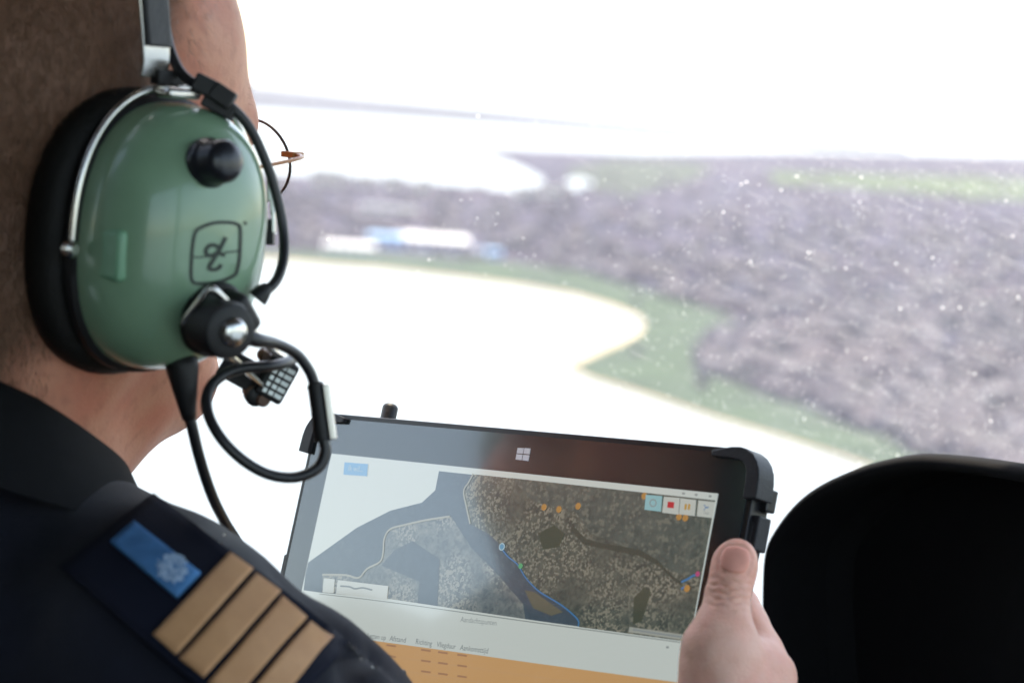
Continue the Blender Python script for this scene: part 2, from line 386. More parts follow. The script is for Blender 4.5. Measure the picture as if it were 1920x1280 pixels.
for s in (-1, 1):
    MB().add(*patch(s * R_(LA[s][1]), s * R_(LB[s]), -.48, .42, 30, 14)).build('side_window', M_glass2, heli_o, smooth='all')
def strip(name, a0, a1, z0, z1, na, nz, th=.03):
    o = MB().add(*patch(a0, a1, z0, z1, na, nz)).build(name, M_lin, heli_o, smooth='all')
    sm = o.modifiers.new('thick', 'SOLIDIFY'); sm.thickness = th; sm.offset = 0; return o
for s in (-1, 1):
    strip('door_pillar', s * R_(LA[s][0]), s * R_(LA[s][1]), -.72, .42, 3, 20)
    strip('door_panel', s * R_(LA[s][1]), s * R_(LB[s]), -1.05, -.48, 24, 10)
    strip('window_header', s * R_(LA[s][1]), s * R_(LB[s]), .42, .50, 24, 4)
strip('nose_shell', R_(-110), R_(90), -1.05, -.72, 60, 8); strip('roof_rail', R_(-110), R_(90), .42, .50, 60, 3)
strip('rear_bulkhead', R_(148), R_(238), -1.05, .50, 30, 16)
for nm, z in (('roof', ZR), ('floor', ZF)):
    ring = [shell(2 * math.pi * i / 96, z) for i in range(96)]
    MB().prism(ring, Z * (.03 if nm == 'roof' else -.03)).build(nm, M_lin, heli_o)

# dust and rain streaks on the glass
bvh = BVHTree.FromPolygons([Vector(v) for v in wv], wf)
def onglass(px, py):
    h = bvh.ray_cast(Vector((0, 0, 0)), ray(px, py).normalized()); return h[0], h[1]
def disc(mb, c, nrm, r, st=1., dirv=None):
    e1 = (dirv or nrm.orthogonal()).normalized(); e1 = (e1 - nrm * e1.dot(nrm)).normalized(); e2 = nrm.cross(e1); k = 7
    mb.add([c + (e1 * math.cos(6.283 * i / k) * st + e2 * math.sin(6.283 * i / k)) * r * random.uniform(.7, 1.15) for i in range(k)], [tuple(range(k))])
def dust_mat(name, a):
    m = bpy.data.materials.new(name); m.use_nodes = True; n = m.node_tree.nodes; L = m.node_tree.links; n.clear()
    out = n.new('ShaderNodeOutputMaterial'); tr = n.new('ShaderNodeBsdfTransparent'); tl = n.new('ShaderNodeBsdfTranslucent'); tl.inputs[0].default_value = (.95, .95, .93, 1)
    mx = n.new('ShaderNodeMixShader'); mx.inputs[0].default_value = a; L.new(tr.outputs[0], mx.inputs[1]); L.new(tl.outputs[0], mx.inputs[2]); L.new(mx.outputs[0], out.inputs[0]); return m
specks, streaks = MB(), MB(); sd = Vector((1, 0, 0)); n = 0
while n < 42000:
    px, py = random.uniform(-600, 2700), random.uniform(-400, 1700)
    dens = min(1, max(.03, (px - 700 + (py - 300) * .25) / 1100)) 
    if random.random() > dens: continue
    c, nn = onglass(px, py); n += 1
    if c is None: continue
    u = random.random(); r = .00010 + .00026 * u ** 4 + (.0003 if u > .996 else 0)
    disc(specks, c + nn * (.0015 if nn.dot(c) > 0 else -.0015), nn, r, random.uniform(1, 1.6), CR - CU * .55)
for n in range(15000):
    px, py = random.uniform(700, 2700), random.uniform(0, 1500)
    if random.random() > min(1, max(.02, (px - 1050) / 800)): continue
    ln = random.uniform(12, 70); sl_ = .50 + .12 * math.sin(px * .003) + random.uniform(-.05, .05); wd = random.uniform(.00005, .00014); vs = []; ok = True; K = 5
    for i in range(K + 1):
        c, nn = onglass(px + ln * i / K, py + sl_ * ln * i / K + 2 * math.sin(i * 1.3 + n))
        if c is None: ok = False; break
        sg = 1 if nn.dot(c) > 0 else -1; acr = (CR * sl_ + CU).normalized(); wdi = wd * (1 - abs(2 * i / K - 1) ** 2 * .9)
        vs += [c + nn * sg * .001 + acr * wdi, c + nn * sg * .001 - acr * wdi]
    if ok: streaks.add(vs, [(2 * i, 2 * i + 1, 2 * i + 3, 2 * i + 2) for i in range(K)])
tag(specks.build('dust_specks', dust_mat('dust', .85), ws), kind='stuff')
tag(streaks.build('rain_streaks', dust_mat('streak', .22), ws), kind='stuff')

# ================================================================== INSTRUMENT PANEL
M_black = mat('black_plastic', (.008, .008, .009), .55, bump=.1, bscale=900)
M_hood = mat('hood_vinyl', (.007, .007, .008), .8, spec=.08, bump=.15, bscale=700)
PX0 = P(1421, 1100, 1.30); pl_d = PX0.dot(HF)
def onpanel(px, py): d = ray(px, py); return d * (pl_d / d.dot(HF))
edge = [(1432, 1420), (1424, 1300), (1419, 1190), (1418, 1100), (1424, 1030), (1447, 984), (1484, 939), (1532, 904), (1600, 874), (1664, 858), (1720, 852), (1800, 858), (1870, 867), (1930, 878)]
el = [onpanel(x, y) for x, y in edge]
loc = [((p - PX0).dot(HR), p.z) for p in el]
half = loc[-1][0] + .05; mid_z = loc[-1][1] - .002
full = loc + [(half, mid_z)] + [(2 * half - x, z) for x, z in reversed(loc)]
bz = min(z for _, z in full) - .35
outer = [(loc[0][0] + .02, bz)] + full + [(2 * half - loc[0][0] - .02, bz)]
pts2 = [Vector((x, z, 0)) for x, z in spline([Vector((x, z, 0)) for x, z in full], 4) for x, z in [(x, z)]] if False else [Vector((v.x, v.y, 0)) for v in spline([Vector((x, z, 0)) for x, z in outer], 4)]
cen = Vector((half, sum(z for _, z in full) / len(full) - .1, 0))
def pan(v, dep): return PX0 + HR * v.x + Z * (v.y - PX0.z) + HF * dep
panel = thing('instrument_panel', pan(Vector((half, -.9, 0)), .1), 'black hooded instrument panel right of the hand with the tablet', 'instrument panel')
def inset(v, d): return v + (cen - v).normalized() * d
prof = [(.055, .20), (.030, .12), (.010, .045), (0.0, .012), (.0015, .004), (.005, .0), (.009, .004), (.0105, .012), (.012, .075)]     # (inset, depth) outside -> inside
vs = []; n = len(pts2)
for ins_, dep in prof: vs += [pan(inset(v, ins_), dep) for v in pts2]
fs = [(j * n + i, j * n + i + 1, (j + 1) * n + i + 1, (j + 1) * n + i) for j in range(len(prof) - 1) for i in range(n - 1)]
MB().add(vs, fs).build('hood', M_hood, panel, smooth='all')
MB().prism([pan(inset(v, .011), .07) for v in pts2], HF * .01).build('panel_face', M_hood, panel, smooth=False)
MB().prism([pan(inset(v, .058), .195) for v in pts2], HF * .01).build('back_cover', M_black, panel)
MB().box(pan(Vector((half, -.78, 0)), .18), HR * .11, HF * .08, Z * .27).build('pedestal', M_black, panel, bevel=.01)
M_dial = mat('dial', (.02, .02, .022), .3); M_mark = mat('dial_mark', (.07, .07, .07), .6)
for gx in (.25, .355):
    for gz in (-.06, -.165, -.27):
        c = pan(Vector((gx, loc[7][1] + gz - .06, 0)), .066)
        b = MB().lathe(c, -HF, [(.043, -.003), (.043, .004), (.040, .006), (.036, .004), (.036, 0)], 32).build('gauge', M_black, panel, smooth=True)
        MB().lathe(c, -HF, [(.0355, -.002), (.0355, .001)], 32).build('dial', M_dial, b)
        mb = MB()
        for k in range(10):
            a = math.radians(-130 + 29 * k); d = HR * math.sin(a) + Z * math.cos(a); mb.box(c - HF * .0014 + d * .030, d * .003, (HR * math.cos(a) - Z * math.sin(a)) * .0006, HF * .0002)
        mb.box(c - HF * .0018 + Z * .01, HR * .0007, Z * .016, HF * .0003); mb.build('dial_marks', M_mark, b)
        for sx, sz in ((-1, -1), (1, 1)):
            MB().lathe(c + HR * .043 * sx + Z * .043 * sz, -HF, [(.003, -.003), (.003, .005), (.002, .006)], 10).build('screw', M_black, panel)

# ================================================================== THE PERSON
PHI = math.radians(50)
f_ = Vector((math.cos(PHI), math.sin(PHI), 0)); r_ = Vector((math.sin(PHI), -math.cos(PHI), 0))
CC = P(290, 440, .915)                         # centre of the base of the right ear cup
HO = CC - r_ * .095 + Z * .006                 # between the ears
def Q(a, b, c): return HO + r_ * a + f_ * b + Z * c      # right, forward, up from the head's centre
Bm = np.array([list(r_), list(f_), list(Z)])
def toloc(p): d = Vector(p) - HO; return (d.dot(r_), d.dot(f_), d.z)
def toworld(V): return V @ Bm + np.array(HO)

def skin_mat(name, base, dark, red, hairy=False):
    m = mat(name, base, .52, spec=.25, sub=.2); n = m.node_tree.nodes; L = m.node_tree.links; p = n['Principled BSDF']
    tc = n.new('ShaderNodeTexCoord')
    def ns(sc, det=5):
        t = n.new('ShaderNodeTexNoise'); t.inputs['Scale'].default_value = sc; t.inputs['Detail'].default_value = det; L.new(tc.outputs['Object'], t.inputs['Vector']); return t.outputs['Fac']
    def rng_(src, a, b, c=0, d=1):
        r = n.new('ShaderNodeMapRange'); r.inputs[1].default_value = a; r.inputs[2].default_value = b; r.inputs[3].default_value = c; r.inputs[4].default_value = d; L.new(src, r.inputs[0]); return r.outputs[0]
    def mix(fac, a, b):
        x = n.new('ShaderNodeMix'); x.data_type = 'RGBA'; L.new(fac, x.inputs[0])
        for i, c in ((6, a), (7, b)):
            if isinstance(c, tuple): x.inputs[i].default_value = (*c, 1)
            else: L.new(c, x.inputs[i])
        return x.outputs[2]
    c = mix(rng_(ns(45), .4, .7), base, red); c = mix(rng_(ns(160), .5, .75, 0, .6), c, dark)
    if hairy:
        at = n.new('ShaderNodeAttribute'); at.attribute_name = 'scalp'
        c = mix(at.outputs['Fac'], c, (.15, .078, .048))
    L.new(c, p.inputs['Base Color'])
    b = n.new('ShaderNodeBump'); b.inputs['Strength'].default_value = .35; b.inputs['Distance'].default_value = .0008
    L.new(ns(700, 3), b.inputs['Height']); L.new(b.outputs[0], p.inputs['Normal']); return m
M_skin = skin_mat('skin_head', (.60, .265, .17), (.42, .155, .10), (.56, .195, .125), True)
M_skin2 = skin_mat('skin_hand', (.90, .53, .42), (.80, .41, .30), (.90, .43, .33))

person = thing('person', Q(0, -.05, -.62), 'person in dark navy jacket with gold striped epaulette wearing a green headset', 'person')
# --- head and neck
F = Field((-.10, -.135, -.25), (.10, .145, .165), .0022)
HP = math.radians(7); cp_, sp_ = math.cos(HP), math.sin(HP)
def QH(a, b, c): return Q(a, b * cp_ - c * sp_, b * sp_ + c * cp_)
oY, oZ = F.Y, F.Z; F.Y, F.Z = oY * cp_ + oZ * sp_, -oY * sp_ + oZ * cp_
F.uni(F.ell((0, -.008, .050), (.0775, .1005, .094)), .01)
F.uni(F.ell((0, .038, .055), (.0735, .0715, .080)), .03)
F.uni(F.ell((0, .040, -.030), (.060, .058, .078)), .03)
for s in (-1, 1):
    F.uni(F.cap((s * .055, .000, -.052), (s * .014, .078, -.088), .018, .017), .025)
    F.uni(F.ell((s * .048, .062, -.012), (.020, .026, .018)), .02)
    F.uni(F.ell((s * .072, -.006, .0), (.010, .020, .032)), .008)
F.uni(F.cap((-.040, .090, .026), (.040, .090, .026), .0115, .0115), .02)
F.uni(F.cap((0, .100, .022), (0, .122, -.022), .008, .012), .012); F.uni(F.ell((0, .113, -.026), (.018, .012, .009)), .008)
for s in (-1, 1):
    F.sub(F.ell((s * .033, .112, .012), (.017, .016, .012)), .012); F.uni(F.ell((s * .032, .088, .012), (.0125, .0125, .0125)), .003)
F.uni(F.ell((0, .101, -.052), (.024, .010, .0055)), .006); F.uni(F.ell((0, .099, -.063), (.022, .010, .0065)), .006)
F.Y, F.Z = oY, oZ
for s in (-1, 1): F.uni(F.cap((s * .050, -.030, -.03), (s * .020, .0, -.185), .018, .015), .03)
F.uni(F.cap((0, -.018, -.035), (0, -.036, -.24), .061, .064), .04)
F.uni(F.cap((0, .058, -.080), (0, .010, -.125), .026, .034), .035)
F.uni(F.cap((0, -.072, .0), (0, -.070, -.20), .040, .044), .04)
F.f += .0006 * waves(F.X, F.Y, F.Z, 10, 80, 220, 3)
V, Fc = F.mesh(); headV, headF = V, Fc

# --- the tablet's frame (needed for the hands)
TL, TR = P(622, 850, 1.155), P(1347, 925, .99)
tu = (TR - TL).normalized(); SW = (TR - TL).length
cu = Vector((tu.dot(CR), tu.dot(CU), tu.dot(FWD)))
a_, b_ = -.205, 1.0; c_ = (-cu.x * a_ + cu.y * b_) / cu.z
tv = (CR * a_ - CU * b_ + FWD * c_); tv = (tv - tu * tv.dot(tu)).normalized()
tn = tu.cross(tv).normalized()
if tn.dot(FWD) > 0: tn = -tn
def T(u, v, w_=0.): return TL + tu * u + tv * v + tn * w_
def TUV(px, py):
    d = ray(px, py); p = d * (TL.dot(tn) / d.dot(tn)); q = p - TL; return q.dot(tu), q.dot(tv)
TB = -.0150                                    # back of the tablet case

# --- right hand holding the right edge: thumb on the glass, fingers behind
def tl_hand(px, py, w_):                       # pixel -> tablet-frame point at height w_ above the glass
    d = ray(px, py); p = d * ((TL + tn * w_).dot(tn) / d.dot(tn)); q = p - TL; return np.array((q.dot(tu), q.dot(tv), w_))
A = [tl_hand(1376, 1061, .0105), tl_hand(1366, 1112, .0120), tl_hand(1358, 1160, .0135), tl_hand(1350, 1222, .0130), tl_hand(1352, 1310, .006)]
lo = np.array([A[0][0] - .06, A[0][1] - .025, -.055]); hi = np.array([A[0][0] + .070, A[0][1] + .120, .030])
Fh = Field(lo, hi, .00075)
Fh.chain(A, [.0086, .0097, .0092, .0125, .017], .004)
Fh.uni(Fh.ell(A[0] + np.array((0, -.001, -.0005)), (.0088, .0100, .0075)), .006)
K1 = tl_hand(1422, 1262, -.008); W0 = np.array((A[4][0] + .018, A[4][1] + .055, -.004))
Fh.uni(Fh.cap(K1, (W0 + np.array((.000, 0, -.012))), .0130, .019), .012)          # index metacarpal
Fh.uni(Fh.cap(A[3], W0, .0125, .021), .016)                                        # thenar
Fh.uni(Fh.ell((A[4] + K1) / 2 + np.array((-.002, .026, -.004)), (.019, .030, .017)), .016)
ue = A[0][0]
fing = []
for k in range(4):
    kn = K1 + np.array((-.005 * k, .021 * k, -.004 - .003 * abs(k - 1)))
    L_ = (.044, .049, .046, .036)[k]
    p1 = tl_hand(1384, 1140, -.0235) + np.array((-.003 * k, .021 * k, -.0005 * k)); p2 = np.array((ue - .024, p1[1] - .004, TB - .0105)); p3 = np.array((ue - .024 - L_ * .45, p2[1] + .001, TB - .0085))
    fing.append((kn, p1, p2, p3))
    Fh.chain([kn, p1, p2, p3], [.0115, .0098, .0088, .0075] if k < 3 else [.0105, .0085, .0075, .0064], .007)
    if k: Fh.uni(Fh.cap(kn, W0 + np.array((.000, .004 * k, -.016)), .0120, .017), .012)
# nail, knuckle creases
up_t = (A[0] - A[1]) / np.linalg.norm(A[0] - A[1])
Fh.f += .00022 * waves(Fh.X, Fh.Y, Fh.Z, 14, 250, 700, 5)
ax = A[1] - A[0]; Lax = np.linalg.norm(ax); axn = ax / Lax
tpar = (Fh.X - A[0][0]) * axn[0] + (Fh.Y - A[0][1]) * axn[1] + (Fh.Z - A[0][2]) * axn[2]
rd = -ray(1376, 1056).normalized(); cd = np.array((rd.dot(tu), rd.dot(tv), rd.dot(tn))); cd -= axn * (cd @ axn); cd /= np.linalg.norm(cd); exv = np.cross(axn, cd)
XP = (Fh.X - A[0][0]) * exv[0] + (Fh.Y - A[0][1]) * exv[1] + (Fh.Z - A[0][2]) * exv[2]
DP = (Fh.X - A[0][0]) * cd[0] + (Fh.Y - A[0][1]) * cd[1] + (Fh.Z - A[0][2]) * cd[2]
front = np.clip((DP + .001) / .005, 0, 1); sx = np.clip(1.1 - (XP / .0105) ** 2, 0, 1)
for t0, dp, wd in ((Lax - .0060, .0004, .0009), (Lax - .0030, .0008, .0008), (Lax - .0004, .0011, .0009), (Lax + .0026, .0011, .0009), (Lax + .0052, .0008, .0009), (Lax + .0085, .0004, .0008)):
    cur = tpar - t0 + 16 * XP ** 2 - .0005 * np.sin(XP * 900 + t0 * 4000)
    Fh.f += (dp * np.exp(-(cur / wd) ** 2) * front * sx).astype(np.float32)
NR = (.0064, .0064); NY = -.0008
ee = (np.abs(XP / NR[0]) ** 2.6 + np.abs((tpar - NY) / NR[1]) ** 2.6) ** (1 / 2.6); frn = np.clip((DP - .001) / .003, 0, 1)
Fh.f += (.0006 * np.exp(-((ee - 1) * .0062 / .0007) ** 2) * frn).astype(np.float32)
cur = np.abs(Fh.cap(tl_hand(1396, 1186, .008), tl_hand(1445, 1206, .002), 0, 0)); Fh.f += (.0012 * np.exp(-(cur / .0016) ** 2)).astype(np.float32)
hV, hF = Fh.mesh()
def tab_world(V): return V @ np.array([list(tu), list(tv), list(tn)]) + np.array(TL)
rightV = tab_world(hV)
mV = hV.copy(); mV[:, 0] = SW - mV[:, 0]; mV[:, 1] += .095; leftV = tab_world(mV); leftF = hF[:, ::-1]
# --- the hidden rest of the body: chest and arms inside the clothes
def tw(p): return Vector(tab_world(np.array(p)[None])[0])
wr, wl = tw(W0), tw(np.array((SW - W0[0], W0[1] + .095, W0[2])))
SHR = P(330, 1262, .885); SHL = Q(-.19, -.03, -.195); ELR = Q(.25, .06, -.43); ELL = Q(-.26, .10, -.44)
Fb = Field((-.40, -.24, -.75), (.55, .50, -.10), .008)
lc = lambda p: toloc(p)
Fb.uni(Fb.cap((0, -.04, -.20), (0, -.04, -.30), .050, .06), .03); Fb.uni(Fb.cap((0, -.06, -.34), (0, -.05, -.60), .10, .10), .05); Fb.uni(Fb.ell((0, -.05, -.40), (.14, .09, .16)), .05)
Fb.chain([lc(SHR), lc(ELR), lc(wr)], [.030, .030, .026], .03); Fb.chain([lc(SHL), lc(ELL), lc(wl)], [.030, .030, .026], .03)
Fb.uni(Fb.cap((0, -.04, -.22), lc(SHR), .025, .025), .02); Fb.uni(Fb.cap((0, -.04, -.22), lc(SHL), .025, .025), .02)
bV, bF = Fb.mesh()
Vs = [toworld(headV), toworld(bV), rightV, leftV]; Fs = [headF, bF, hF, leftF]; o_ = 0; FF = []
for v, q in zip(Vs, Fs): FF.append(q + o_); o_ += len(v)
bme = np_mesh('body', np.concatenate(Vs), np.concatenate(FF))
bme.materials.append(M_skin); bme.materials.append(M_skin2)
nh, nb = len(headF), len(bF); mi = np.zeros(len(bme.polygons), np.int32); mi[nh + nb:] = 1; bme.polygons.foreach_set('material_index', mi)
# scalp attribute: short hair grows above and behind the hairline
x, y, z = headV.T
def scalp_of(x, y, z):
    y, z = y * cp_ + z * sp_, -y * sp_ + z * cp_
    line = np.where(y > .0, .045 + (y - .0) * .75, np.where(y > -.05, .0 + 0 * y, -.075))
    line = np.interp(y, [-.11, -.06, -.035, .0, .025, .05, .08, .12], [-.085, -.075, -.045, .015, .06, .105, .135, .15])
    return np.clip((z - line) / .03 + .3, 0, 1)
sc = np.zeros(len(bme.vertices), np.float32); sc[:len(headV)] = scalp_of(x, y, z) * .92
at = bme.attributes.new('scalp', 'FLOAT', 'POINT'); at.data.foreach_set('value', sc)
body = bpy.data.objects.new('body', bme); COL.objects.link(body); attach(body, person)
# nails
hbv = BVHTree.FromPolygons([Vector(v) for v in hV], [tuple(int(i) for i in q) for q in hF])
def nail(nm, mirror=False):
    vs = []; N = 12
    for j in range(N + 1):
        for i in range(N + 1):
            a, b = 2 * i / N - 1, 2 * j / N - 1
            sqx = a * math.sqrt(max(0, 1 - b * b * .38)) * .90; sqy = b * math.sqrt(max(0, 1 - a * a * .38)) * .90
            o0 = A[0] + exv * sqx * NR[0] + axn * (NY + sqy * NR[1]) + cd * .04
            h = hbv.ray_cast(Vector(o0), Vector(-cd)); q = np.array(h[0]) + cd * .00025
            if mirror: q = np.array((SW - q[0], q[1] + .095, q[2]))
            vs.append(tw(q))
    fs = [(j * (N + 1) + i, j * (N + 1) + i + 1, (j + 1) * (N + 1) + i + 1, (j + 1) * (N + 1) + i) for j in range(N) for i in range(N)]
    o = MB().add(vs, fs).build(nm, M_nail, person, smooth='all'); sm = o.modifiers.new('t', 'SOLIDIFY'); sm.thickness = .0005; sm.offset = 0; return o
M_nail = mat('nail', (.95, .43, .34), .5, spec=.06, var=.12, vscale=120)
nail('thumbnail'); nail('thumbnail', True)
# hair: short strands
hb = BVHTree.FromPolygons([Vector(v) for v in headV], [tuple(int(i) for i in q) for q in headF])
vs = []; fs = []; k = 0
fc = headV[headF].mean(1); e1 = headV[headF[:, 1]] - headV[headF[:, 0]]; e2 = headV[headF[:, 3]] - headV[headF[:, 0]]; nn = np.cross(e1, e2); nn /= np.linalg.norm(nn, axis=1)[:, None] + 1e-9
wgt = scalp_of(*fc.T); wgt = (wgt ** 2 + .22 * (scalp_of(fc[:, 0], fc[:, 1], fc[:, 2] + .04) > .4)) * np.where(fc[:, 1] > .02, .9, 1.0); wgt[(np.abs(fc[:, 0]) > .066) & (fc[:, 2] < .03) & (fc[:, 1] > -.03)] = 0
pick = rng.choice(len(fc), 70000, p=wgt / wgt.sum())
p0 = fc[pick] + rng.normal(size=(len(pick), 3)) * .0012; nr = nn[pick]
flow = np.stack([np.zeros(len(pick)), -.25 * np.ones(len(pick)), -.9 * np.ones(len(pick))], 1) + rng.normal(size=(len(pick), 3)) * .25
dirs = nr * .55 + flow * .8; dirs /= np.linalg.norm(dirs, axis=1)[:, None]
ln = rng.uniform(.004, .0085, len(pick))[:, None]; sdv = np.cross(dirs, nr); sdv /= np.linalg.norm(sdv, axis=1)[:, None] + 1e-9
pa = p0 - nr * .0008; hv = np.stack([pa + sdv * .00016, pa - sdv * .00016, pa + dirs * ln + nr * .0004], 1).reshape(-1, 3)
M_hair = mat('hair', (.24, .130, .080), .5, spec=.4, var=.55, vscale=900)
hme = np_mesh('hair', toworld(hv), np.arange(len(hv)).reshape(-1, 3)); finish('hair', hme, M_hair, person)
brow = MB()
for s in (-1, 1):
    for i in range(260):
        t = random.random(); c = Vector(QH(s * (.012 + .040 * t), .104 - .020 * t * t, .036 + .008 * math.sin(t * 2.6) + random.uniform(-.003, .003)))
        d = (r_ * s * .8 + f_ * .5 + Z * random.uniform(-.3, .6)).normalized() * random.uniform(.005, .010); sd_ = d.cross(f_).normalized() * .00012
        brow.add([c + sd_, c - sd_, c + d], [(0, 1, 2)])
brow.build('eyebrow', M_hair, person)

# --- jacket
M_navy = mat('navy_cloth', (.0055, .0072, .0165), .75, spec=.2, var=.35, vscale=30, bump=.35, bscale=1400, sheen=.10)
M_strap = mat('epaulette_cloth', (.004, .006, .016), .8, spec=.2, bump=.4, bscale=1600)
M_collar = mat('collar_cloth', (.004, .0045, .006), .85, spec=.15, bump=.3, bscale=1500)
Fj = Field((-.42, -.26, -.66), (.52, .46, -.085), .0042)
jc = lambda px, py, d: toloc(P(px, py, d))
Fj.uni(Fj.ell((0, -.06, -.36), (.195, .135, .22)), .05); Fj.uni(Fj.cap((0, -.05, -.30), (0, -.04, -.66), .155, .15), .06)
Fj.uni(Fj.cap((0, -.066, -.152), (0, -.06, -.3), .092, .12), .05)
nkR = jc(120, 1120, .945)
Fj.chain([nkR, jc(330, 1268, .885), jc(372, 1322, .882), jc(570, 1490, .93), toloc(ELR), toloc(wr)], [.052, .0600, .0605, .056, .052, .036], .03)
Fj.chain([(0, -.07, -.2), toloc(SHL), toloc(ELL), toloc(wl)], [.055, .068, .055, .038], .05)
Fj.uni(Fj.cap(jc(550, 1340, .90), jc(640, 1440, .945), .040, .040), .02)
Fj.f += ((.0020 * waves(Fj.X, Fj.Y, Fj.Z, 9, 40, 90, 11)) + .0009 * waves(Fj.X, Fj.Y, Fj.Z, 9, 90, 200, 12)).astype(np.float32)
# a fold across the sleeve head
def crease(a, b, wd, dp):
    dd = Fj.cap(a, b, 0, 0); Fj.f += (dp * np.exp(-(dd / wd) ** 2)).astype(np.float32)
crease(jc(572, 1062, .88), jc(632, 1140, .885), .010, .010); crease(jc(600, 1240, .88), jc(680, 1260, .90), .011, .010); crease(jc(655, 1190, .885), jc(640, 1290, .87), .008, .006)
# hollow neck opening
Fj.sub(Fj.cap((0, -.040, -.05), (0, -.040, -.16), .066, .066), .01)
jV, jF = Fj.mesh(); jW = toworld(jV); jme = np_mesh('jacket', jW, jF); jacket = finish('jacket', jme, M_navy, person)
jb = BVHTree.FromPolygons([Vector(v) for v in jW], [tuple(int(i) for i in q) for q in jF])
SURF = [jb]
def onjacket(px, py, off):
    h = SURF[0].ray_cast(Vector((0, 0, 0)), ray(px, py).normalized())
    if h[0] is None: return None
    n_ = h[1] if h[1].dot(h[0]) < 0 else -h[1]; return h[0] + n_ * off
def lerp2(q, s, t):
    a, b, c, d = [Vector((*p, 0)) for p in q]; v = (a * (1 - s) + b * s) * (1 - t) + (d * (1 - s) + c * s) * t; return v.x, v.y
def draped(name, quad, m, parent, off, ns=14, ntt=14, th=.0012, relax=2):
    g = [[onjacket(*lerp2(quad, i / ns, j / ntt), off) for i in range(ns + 1)] for j in range(ntt + 1)]
    last = None
    vs = []
    for row in g:
        for p in row:
            vs.append(p if p is not None else (last or HO)); last = p or last
    # relax, so that the stiff strap bridges small creases
    W_ = ns + 1
    for _ in range(relax):
        q = [v.copy() for v in vs]
        for j in range(1, ntt):
            for i in range(1, ns): q[j * W_ + i] = (vs[j * W_ + i] * 2 + vs[j * W_ + i - 1] + vs[j * W_ + i + 1] + vs[(j - 1) * W_ + i] + vs[(j + 1) * W_ + i]) / 6
        vs = q
    o = MB().add(vs, [(j * W_ + i, j * W_ + i + 1, (j + 1) * W_ + i + 1, (j + 1) * W_ + i) for j in range(ntt) for i in range(ns)]).build(name, m, parent, smooth='all')
    sm = o.modifiers.new('t', 'SOLIDIFY'); sm.thickness = th; sm.offset = 0; return o
ep = draped('epaulette', [(285, 945), (640, 1212), (480, 1382), (125, 1078)], M_strap, person, .0040, 24, 14, .0016, 40)
SURF[0] = BVHTree.FromPolygons([v.co.copy() for v in ep.data.vertices], [tuple(p.vertices) for p in ep.data.polygons])
def gold_mat():
    m = mat('gold_braid', (.62, .325, .155), .6, metal=.0, spec=.5, var=.2, vscale=60, col2=(.53, .265, .12)); n = m.node_tree.nodes; L = m.node_tree.links
    tc = n.new('ShaderNodeTexCoord'); wv_ = n.new('ShaderNodeTexWave'); wv_.inputs['Scale'].default_value = 420; wv_.inputs['Distortion'].default_value = 1.5; wv_.bands_direction = 'DIAGONAL'
    L.new(tc.outputs['Object'], wv_.inputs['Vector']); b = n.new('ShaderNodeBump'); b.inputs['Strength'].default_value = .5; b.inputs['Distance'].default_value = .0006
    L.new(wv_.outputs['Fac'], b.inputs['Height']); L.new(b.outputs[0], n['Principled BSDF'].inputs['Normal']); return m
M_gold = gold_mat()
for q in ([(430, 1041), (472, 1071), (330, 1230), (287, 1192)], [(477, 1079), (523, 1112), (380, 1272), (336, 1236)], [(525, 1120), (570, 1156), (432, 1318), (388, 1281)], [(575, 1164), (617, 1197), (482, 1362), (440, 1326)]):
    draped('gold_stripe', q, M_gold, ep, .0018, 6, 14, .0012)
M_patch = mat('blue_patch', (.07, .24, .50), .75, spec=.2, var=.35, vscale=70, bump=.4, bscale=1600)
draped('blue_patch', [(251, 984), (375, 1080), (332, 1125), (209, 1022)], M_patch, ep, .0017, 12, 6, .0014)
M_embl = mat('emblem_thread', (.36, .50, .66), .8)
em = MB(); ec = Vector((324, 1073, 0))
random.seed(21)
for k in range(120):
    a = random.uniform(0, 6.28); rr = 25 * math.sqrt(random.random()); c0 = ec + Vector((math.cos(a) * rr * 1.1, math.sin(a) * rr, 0)); a2 = random.uniform(0, 3.14); dv = Vector((math.cos(a2), math.sin(a2), 0)) * random.uniform(3, 7)
    pts = [onjacket(c0.x + dv.x * t, c0.y + dv.y * t, .0026) for t in (-1, 0, 1)]
    if all(pts): em.tube(pts, .00028, 5)
em.build('emblem', M_embl, ep)
SURF[0] = jb
draped('grey_collar_strip', [(-30, 796), (90, 830), (150, 892), (-30, 862)], mat('grey_strip', (.05, .052, .055), .7), jacket, .003, 12, 5, .002)  # grey strip draped on the jacket along the collar's lower edge
# rain drops on the sleeve
drops = MB()
for (dx, dy, dr) in [(640, 1196, 5), (655, 1212, 6), (662, 1222, 7), (672, 1228, 5), (680, 1236, 4), (668, 1216, 4), (702, 1252, 5), (650, 1205, 3), (420, 1003, 3), (415, 1017, 3), (690, 1240, 4)]:
    p = onjacket(dx, dy, .0003)
    if p: drops.lathe(p, -ray(dx, dy), [(dr / 4800, -.0003), (dr / 5200, dr / 9000), (dr / 9000, dr / 6000), (.00005, dr / 5500)], 10)
M_drop = bpy.data.materials.new('water_drop'); M_drop.use_nodes = True; pb = M_drop.node_tree.nodes['Principled BSDF']; pb.inputs['Transmission Weight'].default_value = 1; pb.inputs['Roughness'].default_value = .02; pb.inputs['IOR'].default_value = 1.33
drops.build('rain_drops', M_drop, jacket, smooth='all')

